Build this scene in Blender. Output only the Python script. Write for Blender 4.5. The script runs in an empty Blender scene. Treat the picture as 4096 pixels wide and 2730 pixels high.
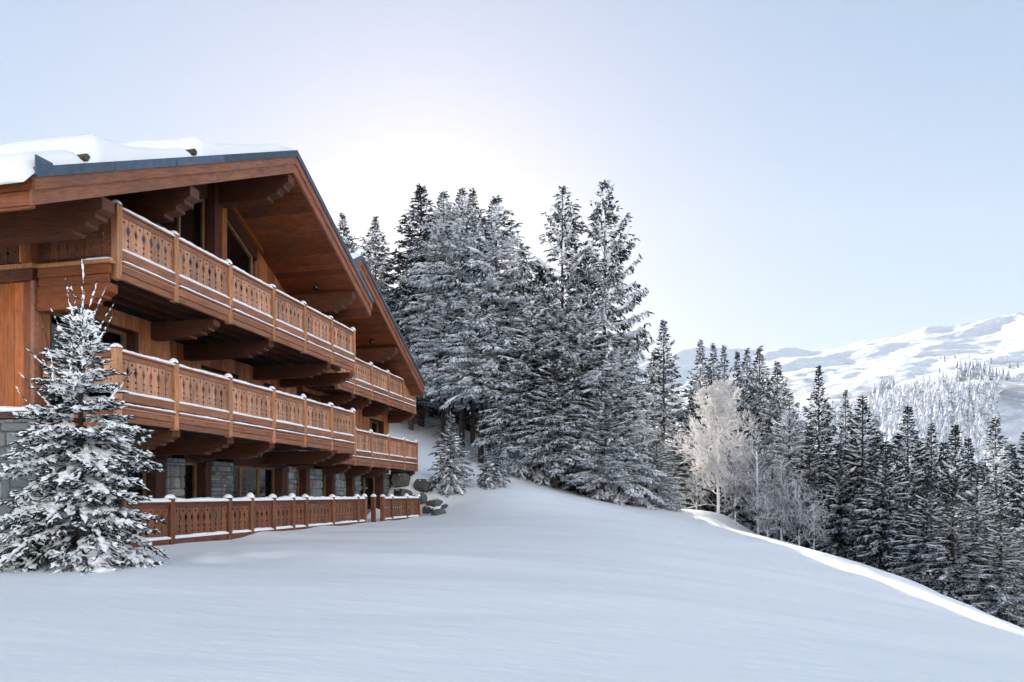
import bpy, bmesh, math, random
import numpy as np
from mathutils import Vector
R_ = math.radians
random.seed(7)
SC = bpy.context.scene
COL = SC.collection
# ------------------------------------------------------------------ camera, sky, sun, exposure
cam = bpy.data.cameras.new('camera')
cam_o = bpy.data.objects.new('camera', cam)
COL.objects.link(cam_o)
cam_o.location = (0, 0, 0)
cam_o.rotation_euler = (math.pi / 2, 0, 0)
cam.lens = 24.0
cam.sensor_width = 36.0
cam.shift_y = 0.1496
cam.clip_start = 0.05
cam.clip_end = 20000
SC.camera = cam_o

SUN_EL, SUN_AZ = 18.8, -7.0          # azimuth measured from +Y, negative to the left
world = bpy.data.worlds.new('World')
SC.world = world
world.use_nodes = True
wn = world.node_tree
sky = wn.nodes.new('ShaderNodeTexSky')
sky.sky_type = 'NISHITA'
sky.sun_disc = False
sky.sun_elevation = R_(SUN_EL)
sky.sun_rotation = R_(SUN_AZ)
sky.altitude = 1700
sky.air_density = 1.0
sky.dust_density = 1.2
sky.ozone_density = 1.0
bgn = wn.nodes['Background']
hs = wn.nodes.new('ShaderNodeHueSaturation')       # thin winter haze over the whole sky: paler and more even
hs.inputs['Saturation'].default_value = 1.32
ga = wn.nodes.new('ShaderNodeGamma')
ga.inputs['Gamma'].default_value = .47
wn.links.new(sky.outputs[0], hs.inputs['Color'])
wn.links.new(hs.outputs[0], ga.inputs[0])
ti = wn.nodes.new('ShaderNodeMix'); ti.data_type = 'RGBA'; ti.blend_type = 'MULTIPLY'; ti.inputs[0].default_value = 1.0
ti.inputs[7].default_value = (1.035, .98, 1.015, 1)
wn.links.new(ga.outputs[0], ti.inputs[6])
wn.links.new(ti.outputs[2], bgn.inputs[0])
bgn.inputs[1].default_value = 0.10

sun = bpy.data.lights.new('sun', 'SUN')
sun.energy = 4.4
sun.angle = R_(0.6)
sun.color = (1.0, 0.93, 0.82)
sun_o = bpy.data.objects.new('sun', sun)
COL.objects.link(sun_o)
sd = Vector((math.sin(R_(SUN_AZ)) * math.cos(R_(SUN_EL)), math.cos(R_(SUN_AZ)) * math.cos(R_(SUN_EL)), math.sin(R_(SUN_EL))))
sun_o.rotation_euler = (-sd).to_track_quat('-Z', 'Y').to_euler()
sun_o.location = sd * 60

SC.view_settings.view_transform = 'Standard'
SC.view_settings.look = 'None'
SC.view_settings.gamma = 1.0
SC.view_settings.use_curve_mapping = False
SC.view_settings.exposure = 2.03
try:
    SC.cycles.max_bounces = 6
    SC.cycles.diffuse_bounces = 4
    SC.cycles.transparent_max_bounces = 8
    SC.cycles.use_denoising = True
except Exception:
    pass

# ------------------------------------------------------------------ helpers
def tag(o, label=None, cat=None, group=None, kind=None):
    if label: o['label'] = label
    if cat: o['category'] = cat
    if group: o['group'] = group
    if kind: o['kind'] = kind
    return o

def new_mesh(name, V, F, mat=None, smooth=False):
    me = bpy.data.meshes.new(name)
    if isinstance(V, np.ndarray) and isinstance(F, np.ndarray):
        n = F.shape[1]
        me.vertices.add(len(V)); me.vertices.foreach_set('co', V.astype(np.float32).ravel())
        me.loops.add(F.size); me.loops.foreach_set('vertex_index', F.astype(np.int32).ravel())
        me.polygons.add(len(F))
        me.polygons.foreach_set('loop_start', np.arange(0, F.size, n, dtype=np.int32))
        me.update(calc_edges=True)
    else:
        me.from_pydata([tuple(v) for v in V], [], [tuple(f) for f in F])
        me.update()
    if smooth:
        me.polygons.foreach_set('use_smooth', np.ones(len(me.polygons), dtype=bool))
    if mat is not None:
        me.materials.append(mat)
    return me

def link(name, me, parent=None, loc=(0, 0, 0), rot=None, scale=None):
    o = bpy.data.objects.new(name, me)
    COL.objects.link(o)
    o.location = loc
    if rot is not None: o.rotation_euler = rot
    if scale is not None: o.scale = scale
    if parent is not None: o.parent = parent
    return o

class MB:
    def __init__(s): s.v, s.f = [], []
    def add(s, V, F):
        b = len(s.v); s.v += [tuple(p) for p in V]; s.f += [tuple(i + b for i in q) for q in F]; return s
    def box(s, x0, x1, y0, y1, z0, z1):
        return s.add([(x0, y0, z0), (x1, y0, z0), (x1, y1, z0), (x0, y1, z0), (x0, y0, z1), (x1, y0, z1), (x1, y1, z1), (x0, y1, z1)],
                     [(0, 3, 2, 1), (4, 5, 6, 7), (0, 1, 5, 4), (1, 2, 6, 5), (2, 3, 7, 6), (3, 0, 4, 7)])
    def cbox(s, x0, x1, y0, y1, z0, z1, c=.008):
        """box with chamfered edges"""
        c = min(c, (x1 - x0) * .4, (y1 - y0) * .4, (z1 - z0) * .4)
        V = []
        for ix in (0, 1):
            for iy in (0, 1):
                for iz in (0, 1):
                    X, Y, Z = (x0, x1)[ix], (y0, y1)[iy], (z0, z1)[iz]
                    sx, sy, sz = (1, -1)[ix] * c, (1, -1)[iy] * c, (1, -1)[iz] * c
                    V += [(X, Y + sy, Z + sz), (X + sx, Y, Z + sz), (X + sx, Y + sy, Z)]
        I = lambda a, b, d, k: (a * 4 + b * 2 + d) * 3 + k
        F = [(I(0,0,0,0), I(0,0,1,0), I(0,1,1,0), I(0,1,0,0)), (I(1,0,0,0), I(1,1,0,0), I(1,1,1,0), I(1,0,1,0)),
             (I(0,0,0,1), I(1,0,0,1), I(1,0,1,1), I(0,0,1,1)), (I(0,1,0,1), I(0,1,1,1), I(1,1,1,1), I(1,1,0,1)),
             (I(0,0,0,2), I(0,1,0,2), I(1,1,0,2), I(1,0,0,2)), (I(0,0,1,2), I(1,0,1,2), I(1,1,1,2), I(0,1,1,2))]
        for d in (0, 1):
            for e in (0, 1):
                F.append((I(d,e,0,0), I(d,e,0,1), I(d,e,1,1), I(d,e,1,0)))
                F.append((I(d,0,e,0), I(d,0,e,2), I(d,1,e,2), I(d,1,e,0)))
                F.append((I(0,d,e,1), I(0,d,e,2), I(1,d,e,2), I(1,d,e,1)))
        for a in (0, 1):
            for b in (0, 1):
                for d in (0, 1): F.append((I(a,b,d,0), I(a,b,d,1), I(a,b,d,2)))
        return s.add(V, F)
    def prism_y(s, poly, y0, y1):
        """poly in (x,z), extruded along y"""
        n = len(poly)
        V = [(p[0], y0, p[1]) for p in poly] + [(p[0], y1, p[1]) for p in poly]
        F = [tuple(range(n)), tuple(range(2 * n - 1, n - 1, -1))] + [(i, n + i, n + (i + 1) % n, (i + 1) % n) for i in range(n)]
        return s.add(V, F)
    def prism_x(s, poly, x0, x1):
        """poly in (y,z), extruded along x"""
        n = len(poly)
        V = [(x0, p[0], p[1]) for p in poly] + [(x1, p[0], p[1]) for p in poly]
        F = [tuple(range(n - 1, -1, -1)), tuple(range(n, 2 * n))] + [(i, (i + 1) % n, n + (i + 1) % n, n + i) for i in range(n)]
        return s.add(V, F)
    def mesh(s, name, mat, smooth=False, recalc=True):
        me = new_mesh(name, s.v, s.f, mat, smooth)
        if recalc:
            bm = bmesh.new(); bm.from_mesh(me); bmesh.ops.recalc_face_normals(bm, faces=bm.faces); bm.to_mesh(me); bm.free()
        return me
    def obj(s, name, mat, parent=None, loc=(0, 0, 0), smooth=False):
        return link(name, s.mesh(name, mat, smooth), parent, loc)

# ------------------------------------------------------------------ materials
def mat_new(name):
    m = bpy.data.materials.new(name); m.use_nodes = True
    nt = m.node_tree
    return m, nt, nt.nodes['Principled BSDF']
def N(nt, t, **kw):
    n = nt.nodes.new(t)
    for k, v in kw.items(): setattr(n, k, v)
    return n
def ramp(nt, fac, stops):
    r = N(nt, 'ShaderNodeValToRGB')
    el = r.color_ramp.elements
    while len(el) < len(stops): el.new(0.5)
    for e, (p, c) in zip(el, stops): e.position = p; e.color = (*c, 1) if len(c) == 3 else c
    nt.links.new(fac, r.inputs[0]); return r.outputs[0]
def noise(nt, vec, scale, detail=4, rough=.55):
    n = N(nt, 'ShaderNodeTexNoise'); n.inputs['Scale'].default_value = scale; n.inputs['Detail'].default_value = detail; n.inputs['Roughness'].default_value = rough
    if vec is not None: nt.links.new(vec, n.inputs['Vector'])
    return n.outputs['Fac']
def bump(nt, b, h, strength, dist=.02):
    n = N(nt, 'ShaderNodeBump'); n.inputs['Strength'].default_value = strength; n.inputs['Distance'].default_value = dist
    nt.links.new(h, n.inputs['Height']); nt.links.new(n.outputs[0], b.inputs['Normal'])
def mixc(nt, a, b, fac, mode='MIX'):
    n = N(nt, 'ShaderNodeMix', data_type='RGBA', blend_type=mode)
    for sock, v in ((n.inputs[0], fac), (n.inputs[6], a), (n.inputs[7], b)):
        if isinstance(v, (int, float)): sock.default_value = v
        elif isinstance(v, tuple): sock.default_value = (*v, 1)
        else: nt.links.new(v, sock)
    return n.outputs[2]
def math_(nt, op, a, b=None, c=None):
    n = N(nt, 'ShaderNodeMath', operation=op)
    for i, v in enumerate((a, b, c)):
        if v is None: continue
        if isinstance(v, (int, float)): n.inputs[i].default_value = v
        else: nt.links.new(v, n.inputs[i])
    return n.outputs[0]

def wood(name, axis, col, rough=.55, knots=.5, var=.35, tilt=0.0):
    m, nt, b = mat_new(name)
    tc = N(nt, 'ShaderNodeTexCoord'); oi = N(nt, 'ShaderNodeObjectInfo')
    off = N(nt, 'ShaderNodeVectorMath', operation='SCALE'); off.inputs[0].default_value = (37.1, 53.7, 29.3)
    nt.links.new(oi.outputs['Random'], off.inputs['Scale'])
    ad = N(nt, 'ShaderNodeVectorMath', operation='ADD'); nt.links.new(tc.outputs['Object'], ad.inputs[0]); nt.links.new(off.outputs[0], ad.inputs[1])
    if tilt:
        mr = N(nt, 'ShaderNodeMapping'); nt.links.new(ad.outputs[0], mr.inputs[0]); mr.inputs['Rotation'].default_value = (0, tilt, 0); ad = mr
    mp = N(nt, 'ShaderNodeMapping'); nt.links.new(ad.outputs[0], mp.inputs[0])
    sc = {'x': (.12, 1, 1), 'y': (1, .12, 1), 'z': (1, 1, .12)}[axis]
    mp.inputs['Scale'].default_value = sc
    g = noise(nt, mp.outputs[0], 26, 5, .65)
    mp2 = N(nt, 'ShaderNodeMapping'); nt.links.new(ad.outputs[0], mp2.inputs[0])
    mp2.inputs['Scale'].default_value = tuple(.45 if v < 1 else 1 for v in sc)
    kn = noise(nt, mp2.outputs[0], 7.5, 2, .5)
    big = noise(nt, ad.outputs[0], 1.3, 3, .6)
    dark = tuple(c * .52 for c in col); lite = tuple(min(1, c * 1.28) for c in col)
    c1 = ramp(nt, g, [(.3, dark), (.52, col), (.75, lite)])
    kf = ramp(nt, kn, [(.0, (1, 1, 1)), (.27, (.9, .9, .9)), (.33, (0, 0, 0)), (1, (0, 0, 0))])
    kf2 = math_(nt, 'MULTIPLY', kf, knots)
    c2 = mixc(nt, c1, tuple(c * .3 for c in col), kf2)
    br = math_(nt, 'MULTIPLY_ADD', oi.outputs['Random'], var * 2, 1 - var)
    br2 = math_(nt, 'MULTIPLY', br, math_(nt, 'MULTIPLY_ADD', big, .9, .55))
    wf = ramp(nt, noise(nt, ad.outputs[0], .8, 5, .7), [(.46, (0, 0, 0)), (.72, (.34, .34, .34))])
    g_ = sum(col) / 3; c2 = mixc(nt, c2, (g_ * 1.05, g_ * .92, g_ * .86), wf)     # silvered, weathered patches
    c3 = mixc(nt, c2, br2, 1.0, 'MULTIPLY')
    # br2 is scalar -> grey multiply
    nt.links.new(c3, b.inputs['Base Color'])
    b.inputs['Roughness'].default_value = rough
    b.inputs['Specular IOR Level'].default_value = .3
    bump(nt, b, g, .25, .006)
    return m

def snow_mat(name, scale=1.0, strength=.25, col=(.96, .965, .975), coord='Object'):
    m, nt, b = mat_new(name)
    tc = N(nt, 'ShaderNodeTexCoord')
    b.inputs['Base Color'].default_value = (*col, 1)
    b.inputs['Roughness'].default_value = .65
    b.inputs['Specular IOR Level'].default_value = .25
    b.inputs['Subsurface Weight'].default_value = 0.0
    n1 = noise(nt, tc.outputs[coord], 9 * scale, 5, .6)
    n2 = noise(nt, tc.outputs[coord], 120 * scale, 2, .6)
    s_ = math_(nt, 'MULTIPLY_ADD', n2, .18, n1)
    bump(nt, b, s_, strength, .03 / scale)
    return m

M = {}
BR = (.36, .155, .075)
M['wood_x'] = wood('stained_larch_x', 'x', (0.216, 0.084, 0.046))
M['wood_y'] = wood('stained_larch_y', 'y', (0.176, 0.060, 0.027), var=.18)
M['wood_z'] = wood('stained_larch_z', 'z', (.36, .130, .050), var=.3)
M['wood_plank'] = wood('baluster_larch', 'z', (.47, .235, .140), var=.3, knots=.25)
M['wood_fence'] = wood('fence_larch', 'z', (.20, .072, .032), var=.22)
M['wood_fence_x'] = wood('fence_larch_x', 'x', (0.136, 0.044, 0.022), var=.2)
M['wood_fascia'] = wood('fascia_larch', 'x', (.29, .118, .064), var=.15)
M['rake_l'] = wood('rake_larch_l', 'x', (.26, .098, .052), var=.12, tilt=.483)
M['rake_r'] = wood('rake_larch_r', 'x', (.26, .098, .052), var=.12, tilt=-.483)
M['wood_orange_y'] = wood('orange_lit_larch_y', 'y', (.21, .058, .014), var=.25)  # orange deepened: warm light bounced onto eaves and side put into the colour
M['wood_orange_z'] = wood('orange_lit_larch_z', 'z', (.34, .092, .017), var=.35)  # warm bounce light on the side boards put into their colour
M['wood_post'] = wood('post_larch', 'z', (.45, .20, .085), var=.15)
M['wood_dark'] = wood('shadow_larch', 'x', (.070, .023, .012), var=.15)  # larch darkened to put the shade beneath the balconies into its colour
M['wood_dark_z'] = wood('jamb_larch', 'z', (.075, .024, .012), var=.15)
M['wood_dark_y'] = wood('shadow_larch_y', 'y', (.100, .033, .014), var=.12)  # consoles' shade deepened in the base colour against the snow bounce
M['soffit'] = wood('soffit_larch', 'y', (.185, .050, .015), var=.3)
M['frame'] = wood('frame_larch', 'z', (.22, .115, .042), var=.1)
M['log'] = wood('snow_guard_log', 'y', (.10, .07, .045))
M['stake'] = wood('stake_wood', 'z', (.22, .13, .08))
M['snow'] = snow_mat('snow_cap', 2.0, .35)
M['roof_snow'] = snow_mat('roof_snow', .6, .3, (.86, .87, .90))

m, nt, b = mat_new('zinc_flashing')
tc = N(nt, 'ShaderNodeTexCoord'); oi = N(nt, 'ShaderNodeObjectInfo')
nn = noise(nt, tc.outputs['Object'], 5, 5, .7)
c = ramp(nt, nn, [(.3, (.05, .075, .11)), (.7, (.10, .14, .19))])
c = mixc(nt, c, math_(nt, 'MULTIPLY_ADD', oi.outputs['Random'], .7, .6), 1.0, 'MULTIPLY')
nt.links.new(c, b.inputs['Base Color']); b.inputs['Metallic'].default_value = .55; b.inputs['Roughness'].default_value = .42
M['zinc'] = m
m, nt, b = mat_new('copper_strip')
b.inputs['Base Color'].default_value = (.62, .28, .16, 1); b.inputs['Metallic'].default_value = .8; b.inputs['Roughness'].default_value = .38
M['copper'] = m
m, nt, b = mat_new('black_enamel')
b.inputs['Base Color'].default_value = (.012, .014, .018, 1); b.inputs['Roughness'].default_value = .25
M['black'] = m
m, nt, b = mat_new('unlit_room_dark')
b.inputs['Base Color'].default_value = (.015, .015, .016, 1); b.inputs['Roughness'].default_value = .9  # near-black colour stands in for the unlit rooms behind the glass
M['room_dark'] = m
m, nt, b = mat_new('curtain_cloth')
b.inputs['Base Color'].default_value = (.86, .90, .89, 1); b.inputs['Roughness'].default_value = .9
M['curtain'] = m
m, nt, b = mat_new('window_glass')
out = nt.nodes['Material Output']
gl = N(nt, 'ShaderNodeBsdfGlossy'); gl.inputs['Roughness'].default_value = .02; gl.inputs['Color'].default_value = (.95, .97, 1, 1)
tr = N(nt, 'ShaderNodeBsdfTransparent'); tr.inputs['Color'].default_value = (.86, .93, .94, 1)
fr = N(nt, 'ShaderNodeFresnel'); fr.inputs['IOR'].default_value = 1.55
mx = N(nt, 'ShaderNodeMixShader')
nt.links.new(math_(nt, 'MULTIPLY', fr.outputs[0], 1.6), mx.inputs[0]); nt.links.new(tr.outputs[0], mx.inputs[1]); nt.links.new(gl.outputs[0], mx.inputs[2])
nt.links.new(mx.outputs[0], out.inputs['Surface'])
M['glass'] = m

def stone_mat(name, cols, scale=6, snowy=False):
    m, nt, b = mat_new(name)
    tc = N(nt, 'ShaderNodeTexCoord'); oi = N(nt, 'ShaderNodeObjectInfo')
    base = ramp(nt, oi.outputs['Random'], [(i / (len(cols) - 1), c) for i, c in enumerate(cols)])
    ad = N(nt, 'ShaderNodeVectorMath', operation='ADD'); nt.links.new(tc.outputs['Object'], ad.inputs[0]); nt.links.new(oi.outputs['Location'], ad.inputs[1])
    n1 = noise(nt, ad.outputs[0], scale, 6, .7)
    f = ramp(nt, n1, [(.25, (.45, .45, .45)), (.55, (1, 1, 1)), (.8, (1.0, 1.0, 1.0))])
    c = mixc(nt, base, f, 1.0, 'MULTIPLY')
    nt.links.new(c, b.inputs['Base Color']); b.inputs['Roughness'].default_value = .85
    bump(nt, b, n1, .5, .02)
    return m
M['stone'] = stone_mat('quarried_stone', [(.11, .13, .14), (.25, .285, .30), (.17, .19, .20), (.36, .39, .39), (.14, .165, .185), (.24, .225, .20), (.10, .105, .11)])
M['mortar'] = stone_mat('recessed_mortar', [(.10, .105, .11), (.13, .135, .14)])
M['boulder'] = stone_mat('granite_boulder', [(.085, .092, .095), (.17, .15, .12), (.10, .11, .113), (.13, .13, .125)], 3)

# ------------------------------------------------------------------ chalet frame of reference: x along the facade, y into the building
PX, PYH, FOC = 1176.5, 1136.0, 1569.0
def uv(px, py): return (px - PX) / FOC, (PYH - py) / FOC
THETA = math.atan2(.9773, .2118)
D1 = Vector((.2118, .9773, 0)); D2 = Vector((-.9773, .2118, 0)); OO = Vector((-10.33, 0, 0))
def W(s, y, z=0.0): return OO + D1 * s + D2 * y + Vector((0, 0, z))
def s_at(px, c=10.33):
    """distance along the facade of an image column, on the plane X = -c + .2167 Y"""
    Y = c / (.2167 - (px - PX) / FOC)
    return Y * 1.0232 - (c - 10.33) * .2118

# ------------------------------------------------------------------ snow ground
CTRL = [
 (-12, 4, -1.0), (-8, 6, -1.0), (-6.3, 10, -1.02), (-4, 3, -1.2), (-9, 0, -1.1), (-7.2, 9, -1.02), (-8, 8.3, -1.0),
 (0, 0, -1.5), (0, 5, -1.45), (0, 10, -1.36), (0, 16, -1.25), (0, 22, -1.08), (0, 30, -.5), (-4, 8, -1.22), (-4, 14, -1.14), (-3, 22, -1.08), (-3, 27.5, -.98),
 (-2.9, 33, .42), (0, 38, .65), (.9, 34, .3), (-4.6, 30.3, -1.0), (-5.4, 35, 1.0), (-1.2, 31.5, -.25), (-5.2, 32.9, .75), (-4.4, 32.9, .7), (-3.6, 32.6, .35), (-2.8, 32.0, -.2), (-5, 31.6, -.95), (-4.2, 31.4, -.9), (-3.4, 31.1, -.8),
 (-6.3, 38, 1.9), (-6.9, 42, 3.0), (-9.5, 40, 2.6), (-6.3, 48, 4.0), (-3, 46, 2.5), (.7, 45, 1.45), (5.6, 43, -.4), (8.7, 42, -.85), (-12, 47, 4.8),
 (17, 22.7, -4.47), (16.2, 27.5, -3.58), (15.4, 37, -2.8), (14.6, 42, -2.3), (12.6, 21.4, -3.05), (12.4, 28, -2.45), (12.1, 40, -1.75), (11, 45, -1.03), (13.5, 43, -1.35),
 (6, 8, -2.1), (8, 14, -2.45), (8, 25, -1.95), (5, 20, -1.65), (4, 32, -.75), (4, 38, -.25), (8, 34, -1.35), (10, 20, -2.6),
 (22.5, 22, -8.2), (22, 31, -7.0), (21.5, 41, -6.0), (26, 35, -10), (40, 40, -19), (30, 60, -13), (16, 60, -3.5), (60, 60, -30), (22, 10, -7.0), (15, 6, -4.2), (10, 0, -2.7), (30, 0, -10), (18, 48, -4.2),
 (-10, 60, 8.0), (-20, 50, 8.5), (0, 60, 3.5), (8, 60, -.3), (-25, 80, 15), (0, 90, 8), (30, 100, -22), (-25, 30, 2), (-30, 15, 0), (-12, 30, -1.2), (-9.5, 24, -1.2), (-16, 34, 1.2),
 (0, -20, -2.0), (-30, -20, 0), (30, -30, -10), (-60, 40, 16), (-60, 100, 30), (60, -60, -22), (-60, -60, 5), (0, -60, -4), (60, 120, -40), (0, 140, 10), (-60, 160, 40)]
for s in (13.3, 15, 17, 19, 21, 24, 27, 30): 
    p = W(s, -.05); CTRL.append((p.x, p.y, -1.06 + .006 * (s - 14)))
    p = W(s, -.9); CTRL.append((p.x, p.y, -1.10 + .006 * (s - 14)))
    p = W(s, 2.2); CTRL.append((p.x, p.y, -1.18))
CT = np.array(CTRL, float)
def _phi(r2): return np.where(r2 > 1e-9, .5 * r2 * np.log(np.maximum(r2, 1e-9)), 0)
_n = len(CT)
_K = _phi(((CT[:, None, :2] - CT[None, :, :2]) ** 2).sum(-1)) + np.eye(_n) * .05
_P = np.c_[np.ones(_n), CT[:, :2]]
_A = np.block([[_K, _P], [_P.T, np.zeros((3, 3))]])
_w = np.linalg.solve(_A, np.r_[CT[:, 2], 0, 0, 0])
_rs = np.random.RandomState(3)
_waves = [(_rs.uniform(-1, 1), _rs.uniform(-1, 1), _rs.uniform(0, 6.28)) for _ in range(40)]
def vnoise(x, y, freq, seed, stretch=1.0, ang=0.0):
    """smooth pseudo-noise in -1..1 from summed sines"""
    rs = np.random.RandomState(seed); a = np.zeros_like(x, dtype=float)
    ca, sa = math.cos(ang), math.sin(ang)
    xr = (x * ca + y * sa) / stretch; yr = -x * sa + y * ca
    for k in range(9):
        th = rs.uniform(0, 6.28); f = freq * rs.uniform(.5, 1.7)
        a = a + np.sin((xr * math.cos(th) + yr * math.sin(th)) * f + rs.uniform(0, 6.28) + 1.3 * np.sin((xr * math.sin(th) - yr * math.cos(th)) * f * .6 + k))
    return a / 5.0
def ground_np(x, y):
    x = np.asarray(x, float); y = np.asarray(y, float); sh = x.shape
    X = x.ravel(); Y = y.ravel(); Z = np.empty_like(X)
    for i in range(0, len(X), 20000):
        q = np.c_[X[i:i + 20000], Y[i:i + 20000]]
        d = ((q[:, None, :] - CT[None, :, :2]) ** 2).sum(-1)
        Z[i:i + 20000] = _phi(d) @ _w[:_n] + _w[_n] + q @ _w[_n + 1:]
    dist = np.hypot(X, Y)
    near = np.clip((dist - 1) / 6, .35, 1)
    fence = np.exp(-((X - (-10.33 + .2167 * Y)) / 3.0) ** 2)
    Z = Z + .06 * vnoise(X, Y, .55, 1, 2.2, .35) * near + .030 * vnoise(X, Y, 1.6, 2, 3.0, .3) * near
    Z = Z + .009 * vnoise(X, Y, 4.5, 5, 3.5, .25)
    Z = Z + fence * (.03 * vnoise(X, Y, 2.2, 8) )
    # trampled patch by the fence, beside the near spruce
    for (a, b_, r, h) in ((-5.2, 11.6, .45, .10), (-4.75, 12.3, .35, .09), (-5.5, 12.6, .3, .08), (-4.3, 12.9, .4, .06), (-4.9, 11.2, .3, -.05), (-4.2, 12.2, .25, -.05), (-5.0, 13.2, .3, .07), (-3.6, 13.0, .5, .05)):
        Z = Z + h * np.exp(-((X - a) ** 2 + (Y - b_) ** 2) / r ** 2)
    # long low drift across the lawn
    Z = Z + .10 * np.exp(-((Y - 12.6 - .10 * (X + 3)) / .8) ** 2) * np.exp(-((X + 2.2) / 2.6) ** 2)
    # small drifts behind rocks and under the young spruces
    Z = Z + .16 * vnoise(X, Y, .8, 11) * np.exp(-((X + 1.5) ** 2 + (Y - 33.5) ** 2) / 14)
    # lift the far sheet gently so that it meets the valley
    return Z.reshape(sh)
def gz(x, y): return float(ground_np(np.array([x]), np.array([y]))[0])

def axis_coords():
    def grow(start, end, step, k):
        o = [start]; d = step
        sgn = 1 if end > start else -1
        while (end - o[-1]) * sgn > 0: o.append(o[-1] + sgn * d); d *= k
        return o[1:]
    xs = sorted(grow(-12, -170, .35, 1.16) + list(np.arange(-12, 17.01, .16)) + grow(17, 170, .25, 1.13))
    ys = sorted(grow(1.5, -160, .3, 1.16) + list(np.arange(1.5, 26, .14)) + list(np.arange(26, 50, .22)) + grow(50, 190, .35, 1.13))
    return np.array(xs), np.array(ys)
gx, gy = axis_coords()
GX, GY = np.meshgrid(gx, gy)
GZ = ground_np(GX, GY)
nx, ny = len(gx), len(gy)
idx = np.arange(nx * ny).reshape(ny, nx)
GF = np.stack([idx[:-1, :-1].ravel(), idx[:-1, 1:].ravel(), idx[1:, 1:].ravel(), idx[1:, :-1].ravel()], 1)
m, nt, b = mat_new('snow_field')
tc = N(nt, 'ShaderNodeTexCoord')
b.inputs['Base Color'].default_value = (.965, .97, .98, 1); b.inputs['Roughness'].default_value = .6; b.inputs['Specular IOR Level'].default_value = .3
mp = N(nt, 'ShaderNodeMapping'); nt.links.new(tc.outputs['Object'], mp.inputs[0]); mp.inputs['Scale'].default_value = (.35, 1, 1); mp.inputs['Rotation'].default_value = (0, 0, -.3)
n1 = noise(nt, mp.outputs[0], 3.0, 6, .62); n2 = noise(nt, tc.outputs['Object'], 160, 2, .6)
bump(nt, b, math_(nt, 'MULTIPLY_ADD', n2, .04, n1), .28, .08)
M['ground'] = m
ground = link('snow_ground', new_mesh('snow_ground', np.stack([GX.ravel(), GY.ravel(), GZ.ravel()], 1), GF, M['ground'], True))
tag(ground, kind='structure')

# ------------------------------------------------------------------ chalets
class Thing:
    def __init__(s, name, B, label, cat, group=None):
        s.B = Vector(B); s.e = bpy.data.objects.new(name, None); COL.objects.link(s.e)
        s.e.location = W(B[0], B[1], B[2]); s.e.rotation_euler = (0, 0, THETA); s.e.empty_display_size = .5
        tag(s.e, label, cat, group)
    def part(s, name, mb, mat, smooth=False):
        return link(name, mb.mesh(name, mat, smooth), s.e, -s.B)
rnd = random.Random(11)
def sub(name, mb, mat, parent, smooth=False): return link(name, mb.mesh(name, mat, smooth), parent)

def snow_strip_mesh(s0, s1, yc, w, z, h, seed, axis='x', step=.09, lump=.35, over=.012):
    rs = np.random.RandomState(seed)
    n = max(4, int((s1 - s0) / step)); xs = np.linspace(s0, s1, n + 1)
    k = np.convolve(rs.uniform(-1, 1, n + 9), np.ones(5) / 5, 'same')[4:4 + n + 1]
    k2 = rs.uniform(-1, 1, n + 1)
    hh = h * (1 + lump * 1.6 * k + .08 * k2); ww = w * (1 + .05 * k2)
    e = np.minimum(np.arange(n + 1), np.arange(n + 1)[::-1]); hh = hh * np.where(e == 0, .55, 1)
    prof = [(-.5, -over), (-.53, .35), (-.36, .82), (0, 1), (.36, .82), (.53, .35), (.5, -over)]
    V = []
    for i in range(n + 1):
        for (a, c) in prof:
            y = yc + a * ww[i]; zz = z + (c * hh[i] if c > 0 else c)
            V.append((xs[i], y, zz) if axis == 'x' else (y, xs[i], zz))
    P = len(prof); F = []
    for i in range(n):
        for j in range(P):
            F.append((i * P + j, i * P + (j + 1) % P, (i + 1) * P + (j + 1) % P, (i + 1) * P + j))
    F.append(tuple(range(P))); F.append(tuple(n * P + j for j in range(P)))
    mb = MB(); mb.add(V, F); return mb
def snow_strip(parent, *a, mat=None, name='snow_cap', loc=(0, 0, 0), **k):
    mb = snow_strip_mesh(*a, **k); return link(name, mb.mesh(name, mat or M['snow'], True), parent, loc)
def mound_mesh(r, h):
    V = [(0, 0, h)]; F = []; K = 10; rings = [(.4, .9), (.75, .62), (1, .25), (1.0, -.1)]
    for (a, c) in rings:
        for i in range(K): V.append((r * a * math.cos(6.2832 * i / K), r * a * math.sin(6.2832 * i / K), h * c))
    for i in range(K): F.append((0, 1 + i, 1 + (i + 1) % K))
    for q in range(3):
        for i in range(K): F.append((1 + q * K + i, 1 + (q + 1) * K + i, 1 + (q + 1) * K + (i + 1) % K, 1 + q * K + (i + 1) % K))
    return new_mesh('snow_mound', V, F, M['snow'], True)
MOUND = mound_mesh(.105, .10)

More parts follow.
